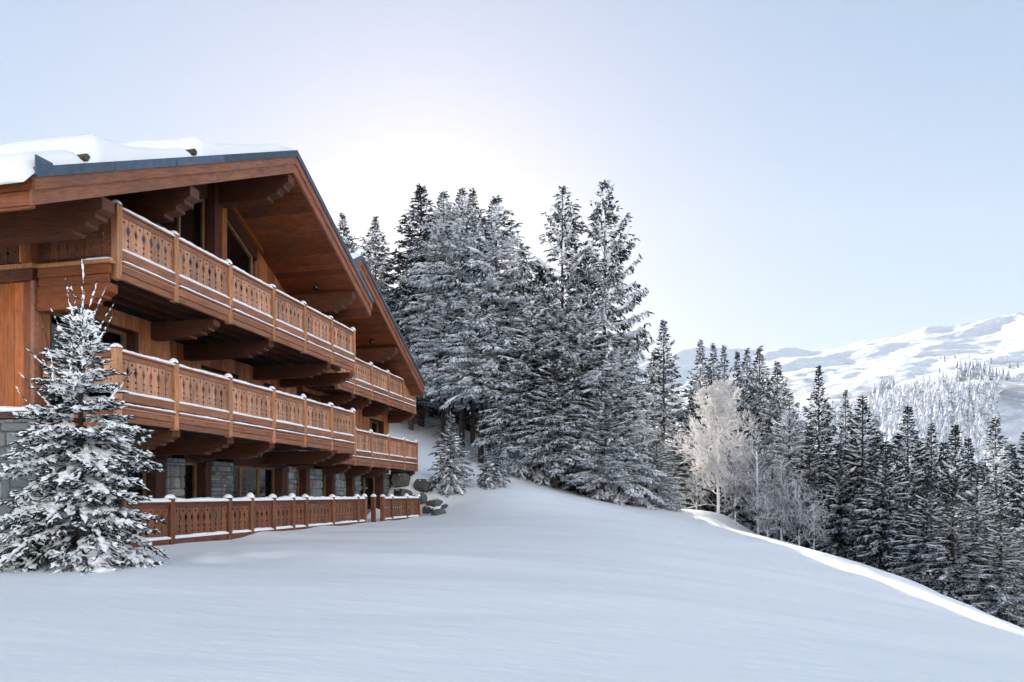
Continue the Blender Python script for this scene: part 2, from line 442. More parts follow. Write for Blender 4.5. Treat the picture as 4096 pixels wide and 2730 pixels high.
def baluster_mesh(w, h, t, style, mat):
    """sawn plank: round hole at the head, half of a long lozenge and two small lozenges cut in each edge"""
    hw = w / 2 - .005
    R = [(hw, 0), (hw, .14 * h), (hw - .030, .185 * h), (hw, .23 * h), (hw, .31 * h), (hw - .034, .365 * h), (hw, .42 * h), (hw, .47 * h),
         (hw - .022, .56 * h), (hw - .045, .66 * h), (hw - .022, .75 * h), (hw - .004, .82 * h), (hw, .86 * h), (hw, h)]
    if style == 'plain':
        R = [(hw, 0), (hw, .24 * h), (hw - .034, .30 * h), (hw, .36 * h), (hw, .58 * h), (hw - .038, .64 * h), (hw, .70 * h), (hw, h)]
    out = R + [(-x, z) for (x, z) in reversed(R)]
    bm = bmesh.new()
    vs = [bm.verts.new((x, 0, z)) for (x, z) in out]
    ed = [bm.edges.new((vs[i], vs[(i + 1) % len(vs)])) for i in range(len(vs))]
    if style != 'plain':
        hr, hc, K = .027, .885 * h, 9
        hv = [bm.verts.new((hr * math.cos(6.2832 * i / K), 0, hc + hr * math.sin(6.2832 * i / K))) for i in range(K)]
        ed += [bm.edges.new((hv[i], hv[(i + 1) % K])) for i in range(K)]
    bmesh.ops.triangle_fill(bm, edges=ed, use_beauty=True, use_dissolve=False)
    r = bmesh.ops.extrude_face_region(bm, geom=list(bm.faces))
    bmesh.ops.translate(bm, verts=[g for g in r['geom'] if isinstance(g, bmesh.types.BMVert)], vec=(0, t, 0))
    bmesh.ops.recalc_face_normals(bm, faces=bm.faces)
    me = bpy.data.meshes.new('plank'); bm.to_mesh(me); bm.free(); me.materials.append(mat); return me
PH = .63
PL_MAIN = baluster_mesh(.205, PH, .028, 'fancy', M['wood_plank'])
PL_PLAIN = baluster_mesh(.205, PH + .02, .028, 'plain', M['wood_y'])
PL_FENCE = baluster_mesh(.205, PH, .028, 'fancy', M['wood_fence'])
POST = MB().cbox(-.066, .066, -.07, .07, -1.42, 0, .006).mesh('post', M['wood_post'])
POST_F = MB().cbox(-.066, .066, -.07, .07, -1.25, 0, .006).mesh('post', M['wood_fence'])
CAPM = MB().box(-.072, .072, -.076, .076, -.012, .012).mesh('post_cap', M['zinc'])
BOLT = MB().box(-.012, .012, -.008, .002, -.012, .012).mesh('bolt', M['zinc'])

def planks_between(parent, a, b, y, z, mesh, axis='x'):
    n = max(1, round((b - a) / .205)); p = (b - a) / n
    for i in range(n):
        c = a + p * (i + .5); dz = rnd.uniform(-.004, .004); dy = rnd.uniform(-.004, .004)
        if axis == 'x': link('plank', mesh, parent, (c, y + dy, z + dz), scale=(p / .205, 1, 1))
        else: link('plank', mesh, parent, (y + dy, c, z + dz), rot=(0, 0, -math.pi / 2), scale=(p / .205, 1, 1))

def balcony(T, label, posts, y0, R, depth, seed, left_open=False):
    a, b = posts[0], posts[-1]
    base = MB().box(a - .05, b + .05, y0 + .10, y0 + depth, R - 1.09, R - 1.03)
    for k in range(3):
        yy = y0 + .45 + k * (depth - .6) / 2.4
        base.box(a, b, yy, yy + .14, R - 1.30, R - 1.092)
    B = T.part('balcony', base, M['wood_dark'])
    tag(B, label)
    for i, s in enumerate(posts):
        link('post', POST, B, (s, y0, R + .03)); link('post_cap', CAPM, B, (s, y0, R + .036))
        link('snow_mound', MOUND, B, (s, y0 + .01, R + .045), rot=(0, 0, rnd.uniform(0, 6)), scale=(rnd.uniform(.85, 1.05), rnd.uniform(.85, 1.05), rnd.uniform(.75, 1.25)))
        for dz in (-.97, -1.36): link('bolt', BOLT, B, (s + .02, y0 - .07, R + dz))
    for i in range(len(posts) - 1):
        p, q = posts[i] + .068, posts[i + 1] - .068
        sub('rail', MB().cbox(p, q, y0 - .075, y0 + .075, R - .055, R - .012).cbox(p, q, y0 - .03, y0 + .04, R - .16, R - .057), M['wood_fascia'], B)
        planks_between(B, p, q, y0 - .012, R - .16 - PH, PL_MAIN)
        sub('lower_rail', MB().cbox(p, q, y0 - .045, y0 + .05, R - .97, R - .795), M['wood_fascia'], B)
        sub('deck_edge', MB().cbox(p, q, y0 - .10, y0 + .12, R - 1.085, R - 1.025), M['wood_x'], B)
        sub('copper_strip', MB().box(p, q, y0 - .075, y0 + .05, R - 1.115, R - 1.088), M['copper'], B)
        sub('fascia_board', MB().cbox(p, q, y0 - .066, y0 + .04, R - 1.23, R - 1.117), M['wood_fascia'], B)
        sub('fascia_board', MB().cbox(p, q, y0 - .036, y0 + .04, R - 1.36, R - 1.233), M['wood_fascia'], B)
        snow_strip(B, p, q, y0 + .005, .165, R - .012, .062, seed + i * 7)
        snow_strip(B, p, q, y0 - .035, .075, R - .795, .045, seed + i * 7 + 1)
        snow_strip(B, p, q, y0 - .055, .10, R - 1.025, .034, seed + i * 7 + 2)
    return B

def step_beam(a0, a1, ylen, ytip, ztop, full, name_mat=None, w=None):
    """beam along y from ylen (inside) to ytip (outer end), stepped underside at the outer end"""
    h = full
    poly = [(ylen, ztop), (ylen, ztop - h), (ytip + .62, ztop - h), (ytip + .62, ztop - h * .88), (ytip + .52, ztop - h * .84), (ytip + .34, ztop - h * .80),
            (ytip + .34, ztop - h * .68), (ytip + .27, ztop - h * .62), (ytip + .14, ztop - h * .60), (ytip + .14, ztop - h * .48), (ytip + .05, ztop - h * .40), (ytip, ztop - h * .34), (ytip, ztop)]
    return MB().prism_x(poly, a0, a1)

def boards(parent, a0, a1, z0, z1f, yf, th, mat, openings=(), axis='x', pitch=.2, name='board'):
    n = max(1, round((a1 - a0) / pitch)); p = (a1 - a0) / n
    for i in range(n):
        l, r = a0 + p * i + .003, a0 + p * (i + 1) - .003
        c = (l + r) / 2
        segs = [(z0, None)]
        for (o0, o1, q0, q1) in openings:
            if o0 < c < o1: segs = [(z0, q0), (q1, None)]
        d = rnd.uniform(0, .009)
        for (lo, hi) in segs:
            zl = (z1f(l) if callable(z1f) else z1f) if hi is None else hi
            zr = (z1f(r) if callable(z1f) else z1f) if hi is None else hi
            if min(zl, zr) - lo < .05: continue
            if axis == 'x': mb = MB().prism_y([(l, lo), (r, lo), (r, zr), (l, zl)], yf - d, yf + th)
            else: mb = MB().prism_x([(l, lo), (r, lo), (r, zr), (l, zl)], yf - d, yf + th)
            sub(name, mb, mat, parent)

def window(T, s0, s1, z0, z1, yw, rec, mull=(), curtain=None, label=None, jamb=True):
    """yw: face of the wall, rec: how far the frame sits behind it"""
    y = yw + rec; fw = .075
    f = MB().box(s0, s0 + fw, y, y + .09, z0, z1).box(s1 - fw, s1, y, y + .09, z0, z1).box(s0 + fw, s1 - fw, y + .002, y + .09, z1 - fw, z1).box(s0 + fw, s1 - fw, y + .002, y + .09, z0, z0 + fw)
    xs = [s0 + fw]
    for q in mull:
        c = s0 + (s1 - s0) * q; f.box(c - .05, c + .05, y + .004, y + .088, z0 + fw, z1 - fw); xs += [c - .05, c + .05]
    xs.append(s1 - fw)
    o = T.part('window', f, M['frame'])
    if label: tag(o, label)
    for k in range(0, len(xs), 2):
        sub('pane', MB().box(xs[k], xs[k + 1], y + .04, y + .052, z0 + fw, z1 - fw), M['glass'], o)
    if jamb:
        sub('jamb', MB().box(s1 + .002, s1 + .03, yw + .01, y + .1, z0, z1 + .0), M['wood_dark_z'], o)
        sub('jamb', MB().box(s0 - .03, s0 - .002, yw + .01, y + .1, z0, z1 + .0), M['wood_dark_z'], o)
        sub('lintel_board', MB().box(s0 - .03, s1 + .03, yw + .012, y + .1, z1 + .002, z1 + .03), M['wood_dark'], o)
    for (c0, c1) in (curtain or ()):
        A, Bq = s0 + (s1 - s0) * c0, s0 + (s1 - s0) * c1
        n = 60; V = []; F = []
        for i in range(n + 1):
            x = A + (Bq - A) * i / n; yy = y + .13 + .03 * math.sin(i * .95) + .015 * math.sin(i * 2.3)
            V += [(x, yy, z0), (x, yy, z1)]
        for i in range(n): F.append((2 * i, 2 * i + 2, 2 * i + 3, 2 * i + 1))
        mb = MB(); mb.add(V, F); sub('curtain', mb, M['curtain'], o, True)
    return o

# unit stones (front face towards -y), made once and shared
STONES = []
for k in range(14):
    rs = random.Random(100 + k)
    pts = []
    for (x, z) in ((-.5, -.5), (0, -.5), (.5, -.5), (.5, 0), (.5, .5), (0, .5), (-.5, .5), (-.5, 0)):
        pts.append((x + rs.uniform(-.03, .03) - (.07 * x if abs(x) == .5 and abs(z) == .5 else 0), z + rs.uniform(-.03, .03) - (rs.uniform(.02, .25) * z if abs(x) == .5 and abs(z) == .5 else 0)))
    V = [(x, 1, z) for x, z in pts] + [(x, .25, z) for x, z in pts] + [(x * .86, rs.uniform(-.1, .1), z * .86) for x, z in pts] + [(rs.uniform(-.1, .1), rs.uniform(-.2, .05), rs.uniform(-.1, .1))]
    F = []
    for q in range(2):
        for i in range(8): F.append((q * 8 + i, q * 8 + (i + 1) % 8, (q + 1) * 8 + (i + 1) % 8, (q + 1) * 8 + i))
    for i in range(8): F.append((16 + i, 16 + (i + 1) % 8, 24))
    mb = MB(); mb.add(V, F); STONES.append(mb.mesh('stone', M['stone']))

def stonework(T, s0, s1, y0, y1, z0, z1, seed, name='stone_pillar', faces=('front',), big=1.0, label=None):
    base = MB().box(s0 + .03, s1 - .01, y0 + .045, y1, z0, z1)
    o = T.part(name, base, M['mortar'])
    if label: tag(o, label)
    rs = random.Random(seed)
    def lay(a0, a1, put):
        z = z0
        while z < z1 - .03:
            h = min(rs.choice((.10, .15, .2, .26, .33, .40)) * big, z1 - z)
            if z1 - z - h < .06: h = z1 - z
            x = a0
            while x < a1 - .03:
                w = min(rs.choice((.12, .18, .24, .34, .5)) * rs.uniform(.85, 1.2) * big * (1.0 if h > .14 else 1.25), a1 - x)
                if a1 - x - w < .10: w = a1 - x
                if h > .24 and w > .2 and rs.random() < .3:
                    hh = h * rs.uniform(.35, .6); put(x, w, z, hh); put(x, w, z + hh, h - hh)
                else: put(x, w, z, h)
                x += w
            z += h
    def put_front(x, w, z, h):
        link('stone', rs.choice(STONES), o, (x + w / 2, y0 + rs.uniform(-.012, .012), z + h / 2), scale=((w - .016) * rs.choice((1, -1)), .085, (h - .016)))
    def put_left(x, w, z, h):
        link('stone', rs.choice(STONES), o, (s0 + rs.uniform(-.012, .012), x + w / 2, z + h / 2), rot=(0, 0, -math.pi / 2), scale=(w - .012, .07, h - .012))
    if 'front' in faces: lay(s0, s1, put_front)
    if 'left' in faces: lay(y0 + .06, y1, put_left)
    return o

def roof(T, sl, sa, sr, ua, yf, yb, snow, guards=(), pitch=.525, th=.57, soff=(0, 1), seed=1, eave_left=True):
    U = lambda s: ua - pitch * abs(s - sa)
    e = .06
    slab = MB().prism_y([(sl + e, U(sl + e) + .05), (sa, ua + .05), (sr - e, U(sr - e) + .05), (sr - e, U(sr - e) + th - .12), (sa, ua + th - .12), (sl + e, U(sl + e) + th - .12)], yf + .11, yb)
    Ro = T.part('roof', slab, M['wood_dark'])
    def rake(a, b, lo, hi, y0, y1, name, mat, jl=0):
        return sub(name, MB().prism_y([(a, U(a) + lo), (b, U(b) + lo), (b, U(b) + hi), (a, U(a) + hi)], y0, y1), mat, Ro)
    for (a, b) in ((sl, sa), (sa, sr)):
        L = b - a; mr_ = M['rake_l'] if a == sl else M['rake_r']
        cut = [a, a + L * .58, b] if L > 6 else [a, b]
        for i in range(len(cut) - 1):
            rake(cut[i] + .002, cut[i + 1] - .002, .215, .42, yf, yf + .075, 'rake_board', mr_)
            rake(cut[i] + .002, cut[i + 1] - .002, -.02, .235, yf + .045, yf + .108, 'rake_board', mr_)
        n = max(2, round(L / 1.7)); z = [a + L * k / n for k in range(n + 1)]
        for i in range(n):
            d = rnd.uniform(0, .02)
            rake(z[i] + .004, z[i + 1] - .004, .405, th, yf - .03 - d, yf + .16, 'flashing', M['zinc'])
    # soffit boards, running back from the rake
    for side in soff:
        a, b = (sl, sa) if side == 0 else (sa, sr)
        n = round((b - a) / .19)
        for i in range(n):
            x0, x1 = a + (b - a) * i / n + .004, a + (b - a) * (i + 1) / n - .004
            d = rnd.uniform(0, .008)
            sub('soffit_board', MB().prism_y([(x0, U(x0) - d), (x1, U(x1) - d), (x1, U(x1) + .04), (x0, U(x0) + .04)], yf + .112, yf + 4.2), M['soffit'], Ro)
    # eave boards along y
    for (sx, sg) in ((sl, 1), (sr, -1)):
        z0 = U(sx)
        for (lo, hi, dd) in ((-.04, .225, .035), (.232, .44, .0)):
            n = 2
            for k in range(n):
                ya = yf + .012 + (yb - yf) * k / n; ybb = yf + (yb - yf) * (k + 1) / n - .01
                x0, x1 = (sx + dd, sx + dd + .05) if sg > 0 else (sx - dd - .05, sx - dd)
                sub('eave_board', MB().box(x0, x1, ya + (.075 if sg > 0 else .11), ybb, z0 + lo, z0 + hi), M['wood_orange_y'], Ro)
    # flashing upstand at the eave corner
    if eave_left:
        sub('flashing', MB().prism_y([(sl - .04, U(sl) + .42), (sl + .26, U(sl + .26) + th - .02), (sl + .26, U(sl + .26) + th + .03), (sl - .04, U(sl) + th + .16)], yf - .06, yf - .034), M['zinc'], Ro)
    # snow guards
    for g in guards:
        mb = MB(); K = 10; r = .065
        zc = U(g) + th + .10
        mb.add([(g + r * math.cos(6.2832 * i / K), y, zc + r * math.sin(6.2832 * i / K)) for y in (yf + .10, yb) for i in range(K)],
               [tuple(range(K)), tuple(range(2 * K - 1, K - 1, -1))] + [(i, K + i, K + (i + 1) % K, (i + 1) % K) for i in range(K)])
        sub('snow_guard', mb, M['log'], Ro)
    # snow blanket
    ss = np.unique(np.r_[np.linspace(sl - .22, sa, 95), np.linspace(sa, sr + .02, 50)])
    yy = np.unique(np.r_[np.linspace(yf - .03, yf + .55, 14), np.linspace(yf + .55, yb, 46)])
    S, Y = np.meshgrid(ss, yy)
    base = ua - pitch * np.abs(S - sa) + th - .06
    base = np.where(S < sl, ua - pitch * (sa - sl) + th - .06 - (sl - S) * 1.2, base)
    T0 = snow[0] * (1 + .16 * vnoise(S, Y, 1.3, seed) + .06 * vnoise(S, Y, 4, seed + 1))
    for (g, amp, wu, wd) in snow[2]:
        x = S - g
        T0 = T0 + amp * np.where(x > 0, np.exp(-(x / wu) ** 2), np.exp(-(x / wd) ** 2)) * (1 + .12 * vnoise(S, Y, 2, seed + 3))
        notch = np.exp(-((x + .10) / .13) ** 2) * np.exp(-((Y - yf) / .75) ** 2)
        T0 = T0 * (1 - .93 * notch)
    T0 = np.where(S > sa, snow[1] * (1 + .25 * vnoise(S, Y, 2.0, seed + 5)), T0)
    # blend over the ridge
    wr = np.clip((S - sa + .5) / 1.0, 0, 1); wr = wr * wr * (3 - 2 * wr)
    Tl = snow[0] * .75; T0 = np.where(np.abs(S - sa) < .5, T0 * 0 + Tl * (1 - wr) + snow[1] * wr, T0)
    edge = yf - .02 + .05 * (1 + vnoise(S, Y * 0, 3.0, seed + 7))
    q = np.clip((Y - edge) / .30, 0, 1); T0 = T0 * np.sqrt(np.clip(1 - (1 - q) ** 2, 0, 1))
    q = np.clip((S - (sl - .22)) / .40, 0, 1); T0 = T0 * (.25 + .75 * np.sqrt(np.clip(1 - (1 - q) ** 2, 0, 1)))
    q = np.clip((sr + .02 - S) / .2, 0, 1); T0 = T0 * np.sqrt(np.clip(1 - (1 - q) ** 2, 0, 1))
    Z = base + np.maximum(T0, 0)
    n, mm = S.shape; top = np.stack([S.ravel(), Y.ravel(), Z.ravel()], 1)
    bot = np.stack([S.ravel(), Y.ravel(), (base - .015).ravel()], 1)
    I = np.arange(n * mm).reshape(n, mm)
    quad = lambda A: np.stack([A[:-1, :-1].ravel(), A[:-1, 1:].ravel(), A[1:, 1:].ravel(), A[1:, :-1].ravel()], 1)
    Ft = quad(I); Fb = quad(I + n * mm)[:, ::-1]
    e1 = np.stack([I[0, :-1] + n * mm, I[0, 1:] + n * mm, I[0, 1:], I[0, :-1]], 1)
    e2 = np.stack([I[1:, 0] + n * mm, I[:-1, 0] + n * mm, I[:-1, 0], I[1:, 0]], 1)
    e3 = np.stack([I[:-1, -1] + n * mm, I[1:, -1] + n * mm, I[1:, -1], I[:-1, -1]], 1)
    link('snow_blanket', new_mesh('snow_blanket', np.r_[top, bot], np.r_[Ft, Fb, e1, e2, e3], M['roof_snow'], True), Ro)
    return Ro, U

# ---- near chalet
A = Thing('chalet', (18.0, 2.5, -1.3), 'large stained-wood chalet with snow-laden gable roof and long carved balconies, nearest the camera', 'chalet')
SA, UA = 18.59, 8.51
RoA, U1 = roof(A, 10.89, SA, 23.48, UA, -.71, 13.0, (.30, .10, ((12.05, .26, .9, .12), (14.8, .22, .8, .12))), guards=(11.98, 14.72), seed=5)
# purlins with stepped ends
for (s, w) in ((12.33, .27), (14.62, .28), (18.45, .30), (22.25, .28)):
    o = A.part('purlin', step_beam(s, s + w, 1.9, -.57, min(U1(s), U1(s + w)) - .012, .60), M['wood_dark_y'])
# upper balcony, middle balcony
pA = [s_at(p) for p in (268, 400, 525, 625, 697, 759, 811)]
balA = balcony(A, 'upper carved balcony of pale planks under the gable', pA, 0.0, 5.47, 1.75, 1000)
balB = balcony(A, 'middle carved balcony with snow along its handrail', pA, 0.0, 2.75, 2.45, 2000)
# end railing of the upper balcony, with plain lozenge planks
planks_between(balA, .10, 3.3, pA[0] - .02, 4.56, PL_PLAIN, axis='y')
sub('rail', MB().cbox(pA[0] - .06, pA[0] + .06, .08, 3.3, 5.20, 5.32), M['wood_y'], balA)
planks_between(balB, .10, 1.7, pA[0] - .02, 2.75 - .16 - PH, PL_MAIN, axis='y')
sub('rail', MB().cbox(pA[0] - .06, pA[0] + .06, .08, 1.75, 2.6, 2.74), M['wood_y'], balB)
snow_strip(balB, .08, 1.7, pA[0], .15, 2.74, .06, 5, axis='y')
# boxed end of the upper balcony and its capping
sL = pA[0] - .11
endA = A.part('balcony_end', MB().cbox(sL - .08, sL, -.0, 1.62, 4.16, 4.335).cbox(sL - .055, sL, .03, 1.62, 4.0, 4.155), M['wood_orange_y'])
sub('capping', MB().cbox(sL - .13, sL + .02, -.08, 1.66, 4.34, 4.41), M['wood_post'], endA)
snow_strip(endA, -.04, .55, sL - .06, .12, 4.41, .05, 77, axis='y')
endB = A.part('balcony_end', MB().cbox(sL - .08, sL, -.0, 1.6, 1.44, 1.615).cbox(sL - .055, sL, .03, 1.6, 1.3, 1.435), M['wood_orange_y'])
A.part('console', step_beam(sL - .02, sL + .2, 1.7, .06, 4.0, .46), M['wood_orange_y'])
# consoles under the balconies
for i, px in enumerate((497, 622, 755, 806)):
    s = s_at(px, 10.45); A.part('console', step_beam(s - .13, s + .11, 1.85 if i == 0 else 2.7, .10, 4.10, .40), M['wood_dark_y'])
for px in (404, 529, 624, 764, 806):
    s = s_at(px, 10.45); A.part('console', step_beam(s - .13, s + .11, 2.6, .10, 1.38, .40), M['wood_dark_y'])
# middle-floor walls: a bay at y=1.78 and, farther along, a wall at y=2.67
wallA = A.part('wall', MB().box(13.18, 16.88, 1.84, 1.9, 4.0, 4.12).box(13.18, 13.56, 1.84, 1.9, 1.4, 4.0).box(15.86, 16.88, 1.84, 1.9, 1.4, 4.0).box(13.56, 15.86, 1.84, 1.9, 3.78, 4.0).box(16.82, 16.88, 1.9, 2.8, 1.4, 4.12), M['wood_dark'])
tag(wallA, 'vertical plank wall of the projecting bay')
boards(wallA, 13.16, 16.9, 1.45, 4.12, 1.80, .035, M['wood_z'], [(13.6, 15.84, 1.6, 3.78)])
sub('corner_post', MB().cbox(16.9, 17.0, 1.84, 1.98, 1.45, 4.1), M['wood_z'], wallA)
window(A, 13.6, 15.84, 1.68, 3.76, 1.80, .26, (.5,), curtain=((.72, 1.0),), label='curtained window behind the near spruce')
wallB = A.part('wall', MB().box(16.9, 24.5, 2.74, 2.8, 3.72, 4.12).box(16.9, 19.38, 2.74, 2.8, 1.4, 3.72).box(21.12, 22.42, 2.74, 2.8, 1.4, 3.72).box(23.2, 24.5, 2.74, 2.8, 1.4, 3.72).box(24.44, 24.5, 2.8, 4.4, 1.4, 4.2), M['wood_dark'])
tag(wallB, 'recessed vertical plank wall under the upper balcony')
boards(wallB, 16.95, 24.5, 1.45, 4.12, 2.70, .035, M['wood_z'], [(19.38, 21.12, 1.6, 3.7), (22.42, 23.2, 1.6, 3.7)])
sub('corner_post', MB().cbox(24.5, 24.62, 2.72, 2.88, 1.45, 4.1), M['wood_z'], wallB)
window(A, 19.38, 21.12, 1.68, 3.68, 2.70, .30, (.22, .60))
window(A, 22.42, 23.2, 1.68, 3.68, 2.70, .30, ())
# gable wall
gw = A.part('gable_wall', MB().prism_y([(20.62, 4.4), (23.3, 4.4), (23.3, U1(23.3) + .04), (20.62, U1(20.62) + .04)], 1.84, 1.9).prism_y([(12.9, 4.4), (14.55, 4.4), (14.55, U1(14.55) + .04), (12.9, U1(12.9) + .04)], 1.84, 1.9), M['wood_dark'])
boards(gw, 20.62, 23.3, 4.42, lambda s: U1(s) + .02, 1.79, .04, M['wood_z'])
boards(gw, 12.9, 14.55, 4.42, lambda s: U1(s) + .02, 1.79, .04, M['wood_z'])
sub('gable_post', MB().cbox(18.30, 18.62, 1.50, 1.9, 4.4, 8.30), M['wood_dark_z'], gw)
sub('gable_post', MB().cbox(18.64, 19.0, 1.62, 1.9, 4.4, 8.2), M['wood_z'], gw)
sub('raking_trim', MB().prism_y([(19.0, U1(19.0) - .44), (20.6, U1(20.6) - .44), (20.6, U1(20.6) - .02), (19.0, U1(19.0) - .02)], 1.72, 1.9), M['wood_dark'], gw)
sub('raking_trim', MB().prism_y([(19.0, U1(19.0) - .10), (20.75, U1(20.75) - .10), (20.75, U1(20.75) - .0), (19.0, U1(19.0) - .0)], 1.60, 1.72), M['wood_orange_z'], gw)
sub('raking_trim', MB().prism_y([(14.5, U1(14.5) - .44), (18.3, U1(18.3) - .44), (18.3, U1(18.3) - .02), (14.5, U1(14.5) - .02)], 1.72, 1.9), M['wood_dark'], gw)
sub('gable_post', MB().cbox(20.5, 20.66, 1.70, 1.9, 4.4, 6.9), M['wood_z'], gw)
def glazing(name_label, a, b, mulls):
    top = lambda s: U1(s) - .46
    f = MB()
    fw = .06
    def bar(p, q): f.prism_y([p, q, (q[0], q[1] + fw * 1.15), (p[0], p[1] + fw * 1.15)], 1.78, 1.86)
    f.box(a, a + fw, 1.781, 1.859, 4.5, top(a)).box(b - fw, b, 1.781, 1.859, 4.5, top(b)).box(a + fw, b - fw, 1.783, 1.857, 4.5, 4.58)
    bar((a, top(a) - fw), (b, top(b) - fw))
    for q in mulls: f.box(q - fw / 2, q + fw / 2, 1.784, 1.856, 4.58, top(q) - fw)
    o = A.part('window', f, M['frame']); tag(o, name_label)
    xs = [a + fw] + sum([[q - fw / 2, q + fw / 2] for q in mulls], []) + [b - fw]
    for k in range(0, len(xs), 2):
        l, r = xs[k], xs[k + 1]
        sub('pane', MB().prism_y([(l, 4.58), (r, 4.58), (r, top(r) - fw * .9), (l, top(l) - fw * .9)], 1.815, 1.827), M['glass'], o)
glazing('sloping gable window right of the ridge post', 19.04, 20.46, ())
glazing('sloping gable window left of the ridge post', 14.6, 18.26, (15.9, 17.3))
# inner faces, floors and side walls that close the house
A.part('inner_wall', MB().prism_y([(13.3, -1.2), (24.4, -1.2), (24.4, U1(24.4)), (SA, UA), (13.3, U1(13.3))], 4.3, 4.4).box(24.35, 24.5, 2.8, 4.3, -1.2, 1.4).box(13.3, 24.4, 1.95, 4.3, 4.18, 4.3).box(17.0, 24.4, 2.85, 4.3, 1.25, 1.38), M['room_dark'])
sideA = A.part('side_wall', MB().box(13.2, 13.3, 1.86, 9.0, 1.4, 4.2).box(13.2, 13.3, 1.9, 9, -1.3, 1.4), M['wood_dark'])
boards(sideA, 1.78, 5.0, 1.62, 4.14, 13.155, .04, M['wood_orange_z'], axis='y', pitch=.21)
sub('corner_post', MB().cbox(13.10, 13.22, 1.70, 1.79, 1.62, 4.14), M['wood_fascia'], sideA)
sub('capping', MB().cbox(12.96, 13.3, 1.60, 6.0, 4.34, 4.42), M['wood_post'], sideA)
sub('capping', MB().cbox(13.02, 13.3, 1.66, 6.0, 4.12, 4.335), M['wood_dark_y'], sideA)
sub('beam', MB().cbox(12.98, 13.2, 1.62, 6.0, 1.46, 1.60), M['wood_dark_y'], sideA)
# stone ground floor
stonework(A, 12.95, 14.0, 1.60, 4.0, -1.4, 1.44, 21, 'stone_pier', ('left', 'front'), 1.15, 'stone corner pier half hidden by the near spruce')
snow_strip(sideA, 1.56, 4.0, 13.0, .22, 1.60, .09, 78, axis='y')
GY0 = 2.50
gp = [(383, 425), (487, 537), (663, 681)]
gs = [(s_at(a, 12.9), s_at(b_, 12.9)) for a, b_ in gp]
GZ0, GZ1, GZ2 = -1.3, .96, 1.16
for k, (a, b_) in enumerate(gs): stonework(A, a, b_, GY0, GY0 + .6, GZ0 + .5, GZ1, 31 + k, big=.78)
ends = [14.05] + [v for p in gs for v in p] + [s_at(713, 12.9)]
opens = [(ends[i], ends[i + 1]) for i in range(0, len(ends), 2)]
mulls = [(.55,), (), (.30, .66), ()]
curt = [None, None, ((.02, .30), (.34, .64), (.66, .92)), None]
lbl = ['dark ground-floor window left of the first stone pillar', 'narrow ground-floor glass door between stone pillars', 'wide curtained ground-floor window', 'narrow ground-floor window by the third pillar']
def ground_opening(T, a, b_, mu, cu, la):
    w1 = b_ - .34 if (b_ - a) > 1.2 else b_ - .22
    w = window(T, a + .03, w1, GZ0, GZ1 - .06, GY0 + .08, .26, mu, cu, la, jamb=False)
    sub('jamb', MB().box(w1 + .003, b_ - .003, GY0 + .06, GY0 + .56, GZ0, GZ1 - .05), M['wood_dark_z'], w)
    sub('lintel_board', MB().box(a + .004, w1, GY0 + .10, GY0 + .56, GZ1 - .06, GZ1 + .0), M['wood_dark'], w)
    T.part('lintel', MB().cbox(a - .12, b_ + .12, GY0 - .05, GY0 + .3, GZ1 + .003, GZ2), M['wood_dark'])
for (a, b_), mu, cu, la in zip(opens, mulls, curt, lbl): ground_opening(A, a, b_, mu, cu, la)
for (x0, x1, sd_) in ((14.05, 17.3, 51), (17.3, 20.4, 52), (20.4, s_at(713, 12.9), 53)):
    stonework(A, x0, x1, GY0 + .02, GY0 + .5, GZ2 + .003, 1.62, sd_, 'stone_band')
# dome lamps by the right purlin
def dome_lamp(T, s, y, z):
    mb = MB(); K = 12
    prof = [(.0, -.10), (.05, -.088), (.085, -.05), (.098, 0), (.085, .045), (.05, .07), (.02, .09), (0, .10)]
    V = [(s + r * math.cos(6.2832 * i / K), y + r * math.sin(6.2832 * i / K), z + h) for (r, h) in prof for i in range(K)]
    F = [(a * K + i, a * K + (i + 1) % K, (a + 1) * K + (i + 1) % K, (a + 1) * K + i) for a in range(len(prof) - 1) for i in range(K)]
    mb.add(V, F); mb.box(s - .02, s + .02, y - .02, y + .02, z + .09, z + .16)
    return T.part('dome_lamp', mb, M['black'], True)
dome_lamp(A, 22.0, .55, U1(22.0) - .17)

# ---- far chalet
Bc = Thing('chalet', (29.5, 2.7, -1.3), 'smaller set-back stained-wood chalet with steep snowy eave, behind the first at the slope', 'chalet')
SB, UB = 25.64, 8.25
RoB, U2 = roof(Bc, 23.62, SB, 32.5, UB, .66, 13.0, (.30, .13, ()), seed=15, soff=(1,), eave_left=False)
for (s, w) in ((25.5, .28), (29.25, .28)):
    Bc.part('purlin', step_beam(s, s + w, 3.6, .80, min(U2(s), U2(s + w)) - .012, .60), M['wood_dark_y'])
dome_lamp(Bc, 28.9, 1.7, U2(28.9) - .17)
c2 = 11.7; y2 = 1.34
pB = [s_at(p, c2) for p in (775, 811, 852, 890.5, 924.5, 952)]
pC = [s_at(p, c2) for p in (775, 813, 852, 892, 927, 956.5)]
balC = balcony(Bc, 'upper balcony of the far chalet', pB, y2, 5.20, 1.4, 3000)
balD = balcony(Bc, 'lower balcony of the far chalet', pC, y2, 2.48, 1.4, 4000)
for px in (812, 851, 897, 950):
    s = s_at(px, c2 + .1); Bc.part('console', step_beam(s - .13, s + .11, 2.75, y2 + .1, 3.83, .40), M['wood_dark_y'])
for px in (803, 852, 888, 952):
    s = s_at(px, c2 + .1); Bc.part('console', step_beam(s - .13, s + .11, 2.6, y2 + .1, 1.11, .40), M['wood_dark_y'])
